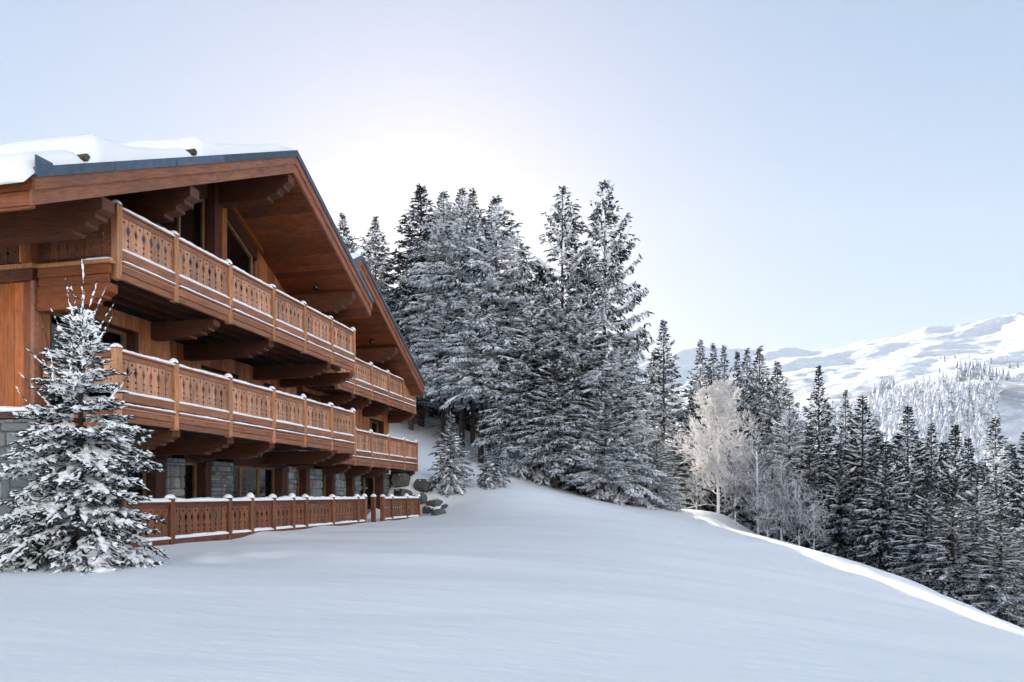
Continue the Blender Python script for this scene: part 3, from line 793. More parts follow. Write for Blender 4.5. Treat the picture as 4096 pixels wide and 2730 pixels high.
for (bal_, pp, R2) in ((balC, pB, 5.20), (balD, pC, 2.48)):
    e_ = pp[-1]
    planks_between(bal_, y2 + .1, 2.6, e_ + .02, R2 - .16 - PH, PL_MAIN, axis='y')
    sub('rail', MB().cbox(e_ - .06, e_ + .06, y2 + .08, 2.65, R2 - .15, R2 - .01), M['wood_y'], bal_)
    sub('fascia_board', MB().cbox(e_ - .03, e_ + .05, y2 + .075, 2.65, R2 - 1.36, R2 - 1.117), M['wood_y'], bal_)
    snow_strip(bal_, y2 + .08, 2.6, e_, .15, R2 - .01, .06, 91, axis='y')
w0, w1_ = 29.5, 33.15
xs0, xs1 = s_at(838, 13.06 + .3), s_at(870, 13.06 + .3)
wallC = Bc.part('wall', MB().box(w0, w1_, 2.74, 2.8, 3.5, 3.9).box(w0, xs0, 2.74, 2.8, 1.1, 3.5).box(xs1, w1_, 2.74, 2.8, 1.1, 3.5).box(w1_ - .06, w1_, 2.8, 9, 1.1, 7).box(24.6, w0, 3.9, 4.0, -1.2, 5.2).box(w0, w0 + .06, 2.8, 3.9, 1.1, 3.9), M['wood_dark'])
boards(wallC, w0, w1_, 1.15, 3.9, 2.70, .035, M['wood_z'], [(xs0, xs1, 1.3, 3.44)])
boards(wallC, 24.7, w0, 1.15, 5.0, 3.86, .035, M['wood_z'])
boards(wallC, 2.7, 8.5, 1.0, 5.0, w1_, .035, M['wood_z'], axis='y')
window(Bc, xs0, xs1, 1.35, 3.42, 2.70, .28, (.5,), curtain=((.05, .95),))
gwB = Bc.part('gable_wall', MB().prism_y([(24.6, 3.9), (w1_, 3.9), (w1_, U2(w1_)), (SB, UB), (24.6, U2(24.6))], 3.30, 3.4), M['wood_dark'])
boards(gwB, 26.0, w1_, 3.95, lambda s: U2(s) - .01, 3.26, .035, M['wood_z'])
gp2 = [(713, 741), (772, 794), (817, 829), (883, 903)]
gs2 = [(s_at(a, 12.9), s_at(b_, 12.9)) for a, b_ in gp2]
for k, (a, b_) in enumerate(gs2): stonework(Bc, a, b_, GY0, GY0 + .6, GZ0 + .5, GZ1, 61 + k, big=.85, label='end stone pillar beside the boulders' if k == 3 else None)
ends = [v for p in gs2 for v in p][1:-1]
op2 = [(ends[i], ends[i + 1]) for i in range(0, len(ends), 2)]
for (a, b_), mu, cu, la in zip(op2, ((), (), (.5,)), (None, None, None), ('dark narrow window between far pillars', 'thin dark window between far pillars', 'double glass door next to the end pillar')):
    ground_opening(Bc, a, b_, mu, cu, la)
for (x0, x1, sd_) in ((gs2[0][0], 29.2, 71), (29.2, gs2[-1][1], 72)):
    stonework(Bc, x0, x1, GY0 + .02, GY0 + .5, GZ2 + .003, 1.45, sd_, 'stone_band', big=1.2)
Bc.part('inner_wall', MB().prism_y([(24.6, -1.2), (33.1, -1.2), (33.1, U2(33.1)), (SB, UB), (24.6, U2(24.6))], 4.05, 4.15).box(24.6, 33.1, 2.85, 4.05, 1.0, 1.1).box(33.0, 33.1, 3.1, 9, -1.3, 1.0), M['room_dark'])

# ------------------------------------------------------------------ garden fence
Fn = Thing('fence', (21, 0, -1.1), 'low carved larch fence with snow on its handrail along the lawn', 'fence')
fb = -Fn.B
FR = -.14
fposts = [s_at(p) for p in (262, 391, 524, 575, 626, 671, 701, 763, 820, 837)]
fposts2 = [s_at(p) for p in (879, 899, 933.5, 961)]
fpx = s_at(858)
def fence_run(posts, sd_, y=0.0):
    for i, s in enumerate(posts):
        link('post', POST_F, Fn.e, Vector((s, y, FR + .045)) + fb); link('post_cap', CAPM, Fn.e, Vector((s, y, FR + .052)) + fb)
        link('snow_mound', MOUND, Fn.e, Vector((s, y, FR + .06)) + fb, scale=(rnd.uniform(.9, 1.1), rnd.uniform(.9, 1.1), rnd.uniform(.8, 1.3)))
    for i in range(len(posts) - 1):
        p, q = posts[i] + .068, posts[i + 1] - .068
        if q - p < .1: continue
        o = sub('rail', MB().cbox(p, q, y - .07, y + .07, FR - .055, FR - .012).cbox(p, q, y - .03, y + .04, FR - .15, FR - .057), M['wood_fence_x'], Fn.e); o.location = fb
        n = max(1, round((q - p) / .205)); w = (q - p) / n
        for k in range(n): link('plank', PL_FENCE, Fn.e, Vector((p + w * (k + .5), y - .012 + rnd.uniform(-.004, .004), FR - .15 - PH)) + fb, scale=(w / .205, 1, 1))
        o = sub('lower_rail', MB().cbox(p, q, y - .04, y + .045, FR - .95, FR - .79), M['wood_fence_x'], Fn.e); o.location = fb
        snow_strip(Fn.e, p, q, y + .005, .165, FR - .012, .075, sd_ + i * 3, loc=fb)
        snow_strip(Fn.e, p, q, y - .035, .08, FR - .79, .055, sd_ + i * 3 + 1, loc=fb)
fence_run(fposts, 5000)
fence_run(fposts2, 5100)
link('post', POST_F, Fn.e, Vector((fpx, .0, FR + .045)) + fb); link('post_cap', CAPM, Fn.e, Vector((fpx, 0, FR + .052)) + fb)
link('snow_mound', MOUND, Fn.e, Vector((fpx, 0, FR + .06)) + fb)
gate = sub('gate', MB().cbox(fposts[-1] + .1, fpx - .1, .5, .56, FR - .9, FR - .02), M['wood_fence'], Fn.e); gate.location = fb

# ------------------------------------------------------------------ vegetation
def foliage_mat(name, dark, frost, amount, transl=0.0):
    """needles with hoar frost: frost lies on upward faces and varies from twig to twig"""
    m, nt, b = mat_new(name)
    geo = N(nt, 'ShaderNodeNewGeometry'); tc = N(nt, 'ShaderNodeTexCoord')
    sx = N(nt, 'ShaderNodeSeparateXYZ'); nt.links.new(geo.outputs['True Normal'], sx.inputs[0])
    up = math_(nt, 'MULTIPLY_ADD', sx.outputs['Z'], .5, .5)
    nz = noise(nt, tc.outputs['Object'], 1.3, 3, .6)
    f = math_(nt, 'MULTIPLY_ADD', up, .72, math_(nt, 'MULTIPLY_ADD', geo.outputs['Random Per Island'], .26, math_(nt, 'MULTIPLY_ADD', nz, 1.4, amount - 1.33)))
    fac = ramp(nt, f, [(.36, (0, 0, 0)), (.56, (1, 1, 1))])
    dk = mixc(nt, dark, tuple(c * 1.9 for c in dark), geo.outputs['Random Per Island'])
    c = mixc(nt, dk, frost, fac)
    nt.links.new(c, b.inputs['Base Color'])
    b.inputs['Roughness'].default_value = .8; b.inputs['Specular IOR Level'].default_value = .2
    if transl:
        tl = N(nt, 'ShaderNodeBsdfTranslucent'); nt.links.new(c, tl.inputs[0]); mx = N(nt, 'ShaderNodeMixShader'); mx.inputs[0].default_value = transl
        nt.links.new(b.outputs[0], mx.inputs[1]); nt.links.new(tl.outputs[0], mx.inputs[2]); nt.links.new(mx.outputs[0], nt.nodes['Material Output'].inputs[0])
    return m
DARK = (.010, .016, .017)
M['needle_frost'] = foliage_mat('needles_hoar_frost', DARK, (.84, .88, .94), .78)
M['needle_mid'] = foliage_mat('needles_half_frosted', DARK, (.82, .86, .93), .62)
M['needle_dark'] = foliage_mat('needles_dark', (.008, .012, .013), (.78, .83, .91), .33)
M['needle_near'] = foliage_mat('needles_near', (.014, .021, .018), (.78, .81, .86), .26)
M['twig_frost'] = foliage_mat('twigs_hoar_frost', (.10, .075, .06), (.95, .93, .93), 1.25, .40)
M['twig_grey'] = foliage_mat('twigs_grey', (.07, .055, .05), (.76, .78, .83), .66)
m, nt, b = mat_new('spruce_bark')
tc = N(nt, 'ShaderNodeTexCoord'); mp = N(nt, 'ShaderNodeMapping'); mp.inputs['Scale'].default_value = (1, 1, .3); nt.links.new(tc.outputs['Object'], mp.inputs[0])
n1 = noise(nt, mp.outputs[0], 9, 6, .7)
nt.links.new(ramp(nt, n1, [(.3, (.028, .02, .016)), (.62, (.085, .062, .05)), (.85, (.16, .14, .13))]), b.inputs['Base Color']); b.inputs['Roughness'].default_value = .9
bump(nt, b, n1, .8, .05); M['bark'] = m
M['tree_snow'] = snow_mat('tree_snow', 2.0, .4, (.92, .93, .95))

def spindles(P0, P1, r, n=3, mid=.35, flat=None):
    """tapered twig bodies; returns (V,F) arrays of triangles"""
    P0 = np.asarray(P0, float); P1 = np.asarray(P1, float); r = np.broadcast_to(np.asarray(r, float), (len(P0),))
    d = P1 - P0; L = np.linalg.norm(d, axis=1, keepdims=True) + 1e-9; d = d / L
    ref = np.where(np.abs(d[:, 2:3]) > .9, np.array([[1., 0, 0]]), np.array([[0, 0, 1.]]))
    a = np.cross(d, ref); a /= np.linalg.norm(a, axis=1, keepdims=True) + 1e-9; b_ = np.cross(a, d)
    K = len(P0); V = np.empty((K, n + 2, 3)); V[:, 0] = P0; V[:, n + 1] = P1
    c = P0 + (P1 - P0) * mid
    for i in range(n):
        t = 2 * math.pi * i / n + .5
        V[:, 1 + i] = c + r[:, None] * (a * math.cos(t) + b_ * math.sin(t) * (1 if flat is None else flat))
    base = (np.arange(K) * (n + 2))[:, None]
    F = []
    for i in range(n):
        j = (i + 1) % n
        F.append(np.concatenate([base, base + 1 + j, base + 1 + i], 1)); F.append(np.concatenate([base + n + 1, base + 1 + i, base + 1 + j], 1))
    return V.reshape(-1, 3), np.concatenate(F, 0)
def tube(P, r, n=4, zoff=0, flatten=1.0):
    """one polyline tube (triangles)"""
    P = np.asarray(P, float); k = len(P); r = np.broadcast_to(np.asarray(r, float), (k,))
    d = np.gradient(P, axis=0); d /= np.linalg.norm(d, axis=1, keepdims=True) + 1e-9
    ref = np.array([0, 0, 1.]) if abs(d[:, 2]).mean() < .8 else np.array([1., 0, 0])
    a = np.cross(d, ref); a /= np.linalg.norm(a, axis=1, keepdims=True) + 1e-9; b_ = np.cross(a, d)
    th = 2 * math.pi * np.arange(n) / n
    V = P[:, None, :] + r[:, None, None] * (a[:, None, :] * np.cos(th)[None, :, None] + b_[:, None, :] * np.sin(th)[None, :, None] * flatten)
    V[:, :, 2] += zoff
    I = np.arange(k * n).reshape(k, n); J = np.roll(I, -1, 1)
    F = np.concatenate([np.stack([I[:-1], J[:-1], J[1:]], -1).reshape(-1, 3), np.stack([I[:-1], J[1:], I[1:]], -1).reshape(-1, 3)], 0)
    return V.reshape(-1, 3), F
def join(parts):
    V, F, o = [], [], 0
    for (v, f) in parts:
        V.append(v); F.append(f + o); o += len(v)
    return np.concatenate(V, 0), np.concatenate(F, 0)

def spruce_meshes(seed, H, R, crown0, nl, mat, pend=.6, dens=1.0, limb_snow=.5, tw=.50, twr=.056, gap=0.0, dead=10, top_frost=1.0, upturn=.35, pw=.62):
    rs = np.random.RandomState(seed)
    tr = []; z = np.linspace(0, H, 12); wob = np.cumsum(rs.uniform(-.02, .02, (12, 2)), 0) * H * .02
    ax = np.c_[wob, z]; tr.append(tube(ax, H * .0085 * (1 - z / H) ** .8 + .012, 7))
    def axis_at(zz): return np.array([np.interp(zz, z, wob[:, 0]), np.interp(zz, z, wob[:, 1]), zz])
    for k in range(dead):
        zz = H * rs.uniform(.03, crown0 + .06); p = rs.uniform(0, 6.28); L = R * rs.uniform(.25, .8)
        t = np.linspace(0, 1, 5)[:, None]; d = np.array([math.cos(p), math.sin(p), 0])
        pts = axis_at(zz) + d * L * t + np.array([0, 0, -1.]) * L * (.25 * t + rs.uniform(-.1, .35) * t * t)
        tr.append(tube(pts, .02 * (1 - .8 * t[:, 0]) + .004, 3))
    P0, P1, RR, limbs, snow = [], [], [], [], []
    hs = crown0 + (1 - crown0) * (np.arange(nl) + rs.uniform(0, 1, nl)) / nl
    for i, hrel in enumerate(hs):
        h = (hrel - crown0) / (1 - crown0)
        if gap and .35 < h < .8 and rs.random_sample() < gap: continue
        phi = i * 2.399 + rs.uniform(-.5, .5)
        L = R * ((1 - h) ** pw * (.62 + .38 * min(1, h * 6 + .35)) * min(1, .30 + (1 - h) * 3.2) + .015) * rs.uniform(.72, 1.18)
        if L < .10: L = .10
        p0 = -.20 + 1.15 * h ** 1.6 + rs.uniform(-.12, .12)
        droop = (.72 - .55 * h) * rs.uniform(.6, 1.3); up = upturn * rs.uniform(.5, 1.3)
        t = np.linspace(0, 1, 8); d = np.array([math.cos(phi), math.sin(phi), 0]); w = np.array([-math.sin(phi), math.cos(phi), 0])
        bend = rs.uniform(-.12, .12)
        def pos(t):
            t = np.asarray(t)[:, None]
            return axis_at(hrel * H) + L * (d * (t * math.cos(p0)) + w * bend * t * t + np.array([0, 0, 1.]) * (math.sin(p0) * t - droop * t ** 2 + up * t ** 3))
        pts = pos(t); limbs.append(tube(pts, (.012 + .02 * L / R) * (1 - .75 * t) + .004, 3))
        if rs.random_sample() < limb_snow and L > .5:
            a0 = rs.uniform(.15, .5); tt = np.linspace(a0, rs.uniform(.75, 1.0), 6)
            rr = (.04 + .07 * rs.uniform(.3, 1.4, 6)) * min(1.2, .4 + L / R) * min(1, .25 + R / 3.2); rr[0] *= .4; rr[-1] *= .4
            sp_ = pos(tt); sp_[:, 2] += .03; snow.append(tube(sp_, rr * 1.25, 5, flatten=.6))
        # branchlets and the twigs that hang from them
        nb = max(5, int(L * 8.5 * dens))
        tb = np.sort(rs.uniform(.10, 1, nb) ** .75); pb = pos(tb)
        lb = np.minimum((.20 + .34 * L * (1 - tb * .7)) * rs.uniform(.5, 1.15, nb) * .85, 1.2)
        sg = rs.choice((-1., 1.), nb)
        dirb = d * rs.uniform(.3, .8, (nb, 1)) + w * (sg * rs.uniform(.35, .95, nb))[:, None] - np.array([0, 0, 1.]) * (rs.uniform(0, .35, (nb, 1)) + pend * .55 * (1 - h) - .25 * h)
        dirb /= np.linalg.norm(dirb, axis=1, keepdims=True)
        P0.append(pb); P1.append(pb + dirb * lb[:, None]); RR.append(np.full(nb, twr * .75))
        nf = np.maximum(3, (lb * 11 * dens).astype(int)); ix = np.repeat(np.arange(nb), nf); k_ = len(ix)
        db = dirb[ix]; c = pb[ix] + db * (lb[ix] * rs.uniform(.1, 1.0, k_))[:, None]
        lf = tw * rs.uniform(.45, 1.25, k_) * (.32 + .68 * (1 - h))
        side = np.cross(db, [0, 0, 1.]); side /= np.linalg.norm(side, axis=1, keepdims=True) + 1e-6
        df = db * rs.uniform(.3, .9, (k_, 1)) + side * (rs.choice((-1., 1.), k_) * rs.uniform(.1, .8, k_) * (1 - .6 * pend))[:, None] - np.array([0, 0, 1.]) * (pend * rs.uniform(.5, 2.2, (k_, 1)) * (1 - .75 * h)) + np.array([0, 0, .35 * h])
        df /= np.linalg.norm(df, axis=1, keepdims=True)
        P0.append(c); P1.append(c + df * lf[:, None]); RR.append(twr * rs.uniform(.7, 1.3, k_) * (1 - .35 * h))
    # leader tuft
    for k in range(10):
        zz = H * (1 - .035 * rs.random_sample()); p = rs.uniform(0, 6.28); c = axis_at(zz)
        P0.append(c[None]); P1.append((c + np.array([math.cos(p) * .12, math.sin(p) * .12, rs.uniform(.05, .2)]))[None]); RR.append(np.array([twr * .5]))
    P0.append(axis_at(H * .955)[None]); P1.append((axis_at(H) + np.array([0, 0, .35]))[None]); RR.append(np.array([twr * .7]))
    cr = join(limbs + [spindles(np.concatenate(P0), np.concatenate(P1), np.concatenate(RR))])
    res = [('trunk', new_mesh('trunk', *join(tr), M['bark'], True)), ('crown', new_mesh('crown', *cr, mat))]
    if snow: res.append(('snow_load', new_mesh('snow_load', *join(snow), M['tree_snow'], True)))
    return res

def put_tree(name, meshes, loc, h_scale, r_scale, rotz, label, cat, group):
    e = bpy.data.objects.new(name, None); COL.objects.link(e); e.location = loc; e.rotation_euler = (0, 0, rotz); e.scale = (r_scale, r_scale, h_scale)
    tag(e, label, cat, group)
    for (n_, me) in meshes:
        o = link(n_, me, e)
        if n_ == 'snow_load': o['kind'] = 'stuff'
    return e
VAR = {}
def variant(key):
    if key not in VAR:
        k = key
        if k == 'f1': VAR[k] = spruce_meshes(1, 20, 3.0, .08, 250, M['needle_frost'], pend=.85, dens=1.25, limb_snow=.8)
        if k == 'f2': VAR[k] = spruce_meshes(2, 20, 3.0, .22, 250, M['needle_frost'], pend=.7, dens=1.25, limb_snow=.75, upturn=.5)
        if k == 'f3': VAR[k] = spruce_meshes(3, 20, 3.0, .24, 237, M['needle_mid'], pend=.8, dens=1.2, limb_snow=.75)
        if k == 'f4': VAR[k] = spruce_meshes(9, 20, 3.0, .40, 190, M['needle_frost'], pend=.8, dens=1.25, limb_snow=.75, dead=34)
        if k == 'open': VAR[k] = spruce_meshes(4, 20, 3.4, .08, 187, M['needle_mid'], pend=.95, dens=1.25, limb_snow=.6, gap=.22, upturn=.62, tw=.55, pw=.42)
        if k == 'slim': VAR[k] = spruce_meshes(5, 20, 2.4, .30, 212, M['needle_mid'], pend=.5, dens=1.2, limb_snow=.2, dead=26)
        if k == 'd1': VAR[k] = spruce_meshes(6, 16, 3.0, .04, 212, M['needle_dark'], pend=.55, dens=1.2, limb_snow=.95, upturn=.45)
        if k == 'd2': VAR[k] = spruce_meshes(7, 16, 3.0, .04, 212, M['needle_dark'], pend=.75, dens=1.2, limb_snow=.8, upturn=.3)
        if k == 'd3': VAR[k] = spruce_meshes(8, 16, 2.6, .05, 212, M['needle_mid'], pend=.5, dens=1.2, limb_snow=.7, upturn=.4)
    return VAR[key]
VH = {'f4': 20, 'f1': 20, 'f2': 20, 'f3': 20, 'open': 20, 'slim': 20, 'd1': 16, 'd2': 16, 'd3': 16}
VR = {'f4': 3, 'f1': 3, 'f2': 3, 'f3': 3, 'open': 3.4, 'slim': 2.4, 'd1': 3, 'd2': 3, 'd3': 2.6}
tr_rnd = random.Random(5)
def tree_at(px, ytop, Y, halfpx, key, label, group, lift=-.3):
    X = (px - PX) / FOC * Y; zt = (PYH - ytop) / FOC * Y; zb = gz(X, Y) + lift
    H = zt - zb; R = halfpx / FOC * Y * 1.38
    return put_tree('spruce_tree', variant(key), (X, Y, zb), H / (VH[key] + .25), R / VR[key], tr_rnd.uniform(0, 6.28), label, 'tree', group)
G1, G2, G3, G4 = 'frosted spruces of the grove beyond the chalet', 'spruces standing behind the chalet roofs', 'spruces behind the frosted birch', 'dark spruces down the slope at the right'
TREES = [
 # main grove, front row first
 (1390, 413, 46, 94, 'open', 'tallest spruce of the grove, wide limbs reaching right against the sky', G1),
 (1292, 426, 47, 92, 'open', 'second tallest grove spruce, bare gap in its trunk, left of the tallest', G1),
 (1141, 448, 46, 100, 'f4', 'pale heavily frosted spruce with pointed top in mid-grove', G1),
 (1062, 428, 50, 78, 'f4', 'frosted grove spruce with left of two twin tips', G1),
 (1086, 431, 52, 72, 'f3', 'frosted grove spruce with right of two twin tips', G1),
 (1020, 436, 51, 82, 'f4', 'frosted grove spruce between the dark leftmost one and the twin tips', G1),
 (968, 422, 53, 80, 'slim', 'dark narrow spruce with bare lower trunk at left end of grove', G1),
 (1196, 552, 55, 62, 'f3', 'shorter spruce filling the dip before the two tallest', G1),
 (1225, 640, 43.5, 92, 'f1', 'drooping frosted spruce in front of the grove dip', G1),
 (1335, 660, 43, 98, 'f2', 'front grove spruce below the second tallest, curtains of frosted twigs', G1),
 (1105, 640, 44.5, 86, 'f4', 'front grove spruce under the pale pointed one', G1),
 (1428, 760, 42.5, 76, 'f1', 'front spruce at right end of grove, limbs hanging over the snow', G1),
 (1508, 1005, 43, 50, 'f1', 'low drooping spruce at the grove corner beside the sunlit snow', G1),
 (1030, 640, 47.5, 76, 'f4', 'front grove spruce above the larger young tree', G1),
 (1190, 760, 43.5, 74, 'f3', 'short front grove spruce right of the smaller young tree', G1),
 (1050, 720, 66, 84, 'd2', 'dark spruce deep in the grove behind the twin tips', G1),
 (1160, 720, 68, 84, 'd2', 'dark spruce deep in the grove left of the dip', G1),
 (950, 800, 66, 74, 'd2', 'dark low spruce deep behind the bare-trunked one', G1),
 (1275, 800, 41.5, 82, 'f3', 'short front spruce at the middle of the grove foot', G1),
 (1385, 880, 41.3, 80, 'f2', 'short front spruce at the foot of the tallest', G1),
 (990, 600, 60, 74, 'f3', 'grove spruce glimpsed behind the dark leftmost one', G1),
 (1110, 560, 62, 80, 'f3', 'grove spruce hidden deep behind the pale pointed one', G1),
 (1240, 620, 62, 84, 'f3', 'grove spruce hidden deep behind the dip', G1),
 # behind the roofs
 (863, 494, 58, 58, 'f3', 'slender spruce with thin pointed top standing clear between roof and grove', G2),
 (787, 488, 46, 62, 'f3', 'spruce whose tip just tops the near roof edge', G2),
 (808, 545, 48, 44, 'f3', 'low spruce tip next to the near roof edge', G2),
 (925, 640, 58, 62, 'f3', 'dark spruce filling between far eave and grove', G2),
 (940, 632, 55, 66, 'f3', 'dense spruce closing the gap left of the bare-trunked one', G2),
 (898, 720, 55, 56, 'd3', 'low dark spruce right above the far eave', G2),
 (945, 760, 50, 58, 'slim', 'bare-limbed spruce beside the end of the far eave', G2),
 (738, 478, 46, 64, 'f3', 'tall spruce added to shade the roof, mostly hidden behind the right slope of the near gable', G2),  # this and the next rows: hidden spruces added to shade the roof snow
 (692, 410, 49, 84, 'f3', 'tall spruce added to shade the roof, hidden behind the ridge of the near gable', G2),
 (632, 385, 52, 92, 'f3', 'tall spruce added to shade the roof, hidden behind the left slope of the near gable', G2),
 # behind the birch
 (1525, 730, 60, 60, 'd3', 'conical spruce with lit top right of the grove', G3),
 (1502, 800, 72, 46, 'd3', 'small spruce tip tucked against the grove edge', G3),
 (1609, 776, 62, 50, 'd3', 'leftmost spruce of the row behind the birch', G3),
 (1639, 786, 66, 40, 'slim', 'thin second tip of the row behind the birch', G3),
 (1664, 788, 63, 46, 'd3', 'third spruce of the row, straight above the birch', G3),
 (1694, 802, 66, 42, 'd2', 'fourth spruce tip of the row behind the birch', G3),
 (1717, 796, 60, 52, 'f3', 'fifth spruce of the row, right above the birch', G3),
 (1746, 792, 58, 60, 'f3', 'frosted spruce with a thin spike ending the row', G3),
 (1786, 826, 54, 62, 'f3', 'frosted spruce stepping down right of the row', G3),
 (1592, 890, 52, 52, 'd2', 'dark low spruce between grove and birch', G3),
 (1610, 930, 50, 60, 'd1', 'dark low spruce directly behind the birch trunk', G3),
 (1700, 930, 48, 60, 'd3', 'low spruce right behind the birch crown', G3),
 (1815, 900, 45, 66, 'f1', 'pale frosted spruce above the shrubs', G3),
 # right-hand slope
 (1882, 836, 46, 56, 'd1', 'dark pointed spruce rising highest on the right slope', G4),
 (1943, 892, 54, 36, 'slim', 'thin yellow-lit spruce top right of the dark pointed one', G4),
 (1982, 906, 42, 80, 'd1', 'broad dark spruce with snow ledges, second broad one on slope', G4),
 (2086, 928, 39, 72, 'd2', 'dark spruce with sunlit tip amid the right slope', G4),
 (2140, 966, 40, 60, 'd3', 'sunlit-tipped spruce a little lower than its left neighbour', G4),
 (2196, 972, 37, 78, 'd1', 'snow-ledged spruce third from right edge', G4),
 (2288, 952, 38, 80, 'd3', 'frost-topped spruce near the right edge', G4),
 (2360, 985, 33, 84, 'd2', 'spruce cut by the right edge of the view', G4),
 (2035, 1010, 36, 74, 'd2', 'dark spruce low between the broad one and the sunlit tip', G4),
 (1930, 1020, 41, 66, 'd2', 'dark shaded spruce standing low by the shrubs', G4),
 (2245, 1060, 32, 86, 'd3', 'front low spruce with bright boughs near the right edge', G4),
 (2130, 1100, 33, 78, 'd1', 'front dark spruce just past the snow lip', G4),
 # second row filling the right slope
 (1905, 1000, 56, 62, 'd2', 'shaded spruce deep behind the dark pointed one', G4),
 (1962, 1000, 54, 62, 'd1', 'shaded spruce deep behind the first broad one', G4),
 (2015, 985, 52, 62, 'd2', 'shaded spruce deep left of the sunlit tip', G4),
 (2062, 1000, 50, 64, 'd2', 'shaded spruce deep behind the sunlit tip', G4),
 (2115, 1010, 52, 64, 'd1', 'shaded spruce between the two sunlit tips', G4),
 (2168, 1010, 50, 66, 'd2', 'shaded spruce deep right of the lower sunlit tip', G4),
 (2225, 1000, 48, 66, 'd2', 'shaded spruce deep left of the frost-topped one', G4),
 (2325, 1015, 46, 70, 'd1', 'shaded spruce right of the frost-topped one', G4),
 (2190, 1140, 29, 84, 'd2', 'low front spruce just under the third from right', G4),
 (2300, 1180, 27, 90, 'd1', 'lowest front spruce at the right edge over the lip', G4),
 (1860, 990, 44, 56, 'd2', 'dark spruce rising out of the shrub clump', G4),
]
for t_ in TREES: tree_at(*t_)

# ---- young spruces on the bank
def young(seed, H, R, mat, **k): return spruce_meshes(seed, H, R, .03, 105, mat, pend=.25, dens=2.8, limb_snow=.85, tw=.17, twr=.026, dead=0, upturn=.25, **k)
for (px, ytop, ybase, Y, hp, sd_, la) in ((1035, 945, 1112, 33.0, 46, 31, 'larger young spruce with snowy boughs on the bank'), (1134, 1000, 1110, 33.6, 33, 32, 'smaller round young spruce on the bank below the grove')):
    X = (px - PX) / FOC * Y; zb = gz(X, Y) - .1; H = (PYH - ytop) / FOC * Y - zb
    put_tree('young_spruce', young(sd_, H - .25, hp / FOC * Y * 1.2, M['needle_mid']), (X, Y, zb), 1, 1, .4, la, 'tree', 'young spruces on the bank')
    if sd_ == 31:
        o = MB().cbox(-.03, .03, -.03, .03, -.2, 1.75).obj('stake', M['stake'], None, (X - .45, Y - .2, zb)); tag(o, 'thin wooden stake beside the larger young spruce', 'stake')

# ---- frosted birch and shrubs
def broadleaf(seed, H, spread, mat, lean=.05, levels=4, trunk_r=.09, first=.18, up=.55, dens=1.0):
    rs = np.random.RandomState(seed); big, P0, P1, RR = [], [], [], []
    n = 12; z = np.linspace(0, H, n); off = np.cumsum(rs.uniform(-.04, .04, (n, 2)), 0) * H * .12
    axp = np.c_[off, z]; big.append(tube(axp, trunk_r * (1 - z / H) ** .8 + .012, 7))
    def grow(p, d, L, r, lv):
        k = 5; pts = [p]; dd = d.copy()
        for i in range(k):
            dd = dd + rs.uniform(-.22, .22, 3) + np.array([0, 0, .05]); dd /= np.linalg.norm(dd); pts.append(pts[-1] + dd * L / k)
        pts = np.array(pts)
        if lv <= 2: big.append(tube(pts, r * (1 - .8 * np.linspace(0, 1, k + 1)) + .006, 4))
        else:
            for i in range(k): P0.append(pts[i]); P1.append(pts[i + 1] + (pts[i + 1] - pts[i]) * .25); RR.append(.019)
        if lv >= levels: return
        nch = int({1: 8, 2: 6, 3: 4}.get(lv, 4) * dens)
        for c in range(nch):
            u_ = rs.uniform(.2, 1.0); q = pts[0] * 0 + np.array([np.interp(u_ * k, range(k + 1), pts[:, j]) for j in range(3)])
            a = rs.normal(size=3); a -= a.dot(dd) * dd; a /= np.linalg.norm(a)
            nd = dd * .75 + a * rs.uniform(.5, 1.0) + np.array([0, 0, .12]); nd /= np.linalg.norm(nd)
            grow(q, nd, L * rs.uniform(.35, .6), r * .5, lv + 1)
    nb = int(52 * dens)
    for i in range(nb):
        h = first + (1 - first) * (i + rs.random_sample()) / nb; p = np.array([np.interp(h * H, z, off[:, 0]), np.interp(h * H, z, off[:, 1]), h * H]); ph = i * 2.4 + rs.uniform(-.6, .6)
        L = spread * ((1 - h) ** .6 * min(1, .45 + h * 2.2)) * rs.uniform(.75, 1.2) + .15
        d = np.array([math.cos(ph), math.sin(ph), up * rs.uniform(.2, 1.4) + .5 * h]); d /= np.linalg.norm(d)
        grow(p, d, L, trunk_r * .3, 1)
    return [('trunk', new_mesh('trunk', *join(big[:1]), mat, True)), ('branches', new_mesh('branches', *join(big[1:]), mat)), ('twigs', new_mesh('twigs', *spindles(P0, P1, np.array(RR), mid=.4), mat))]
X, Y = (1650 - PX) / FOC * 43, 43
zb = gz(X, Y) - .1; H = (PYH - 880) / FOC * Y - zb
put_tree('birch_tree', broadleaf(41, H, 2.5, M['twig_frost'], first=.12), (X, Y, zb), 1, 1, .3, 'frost-white birch glowing in sun at the edge of the lit snow', 'tree', None)
SHR = [broadleaf(42, 4.5, 1.3, M['twig_grey'], trunk_r=.05, first=.12, up=1.2, dens=.62), broadleaf(43, 3.0, 1.5, M['twig_grey'], trunk_r=.035, first=.08, up=1.0, dens=.62)]
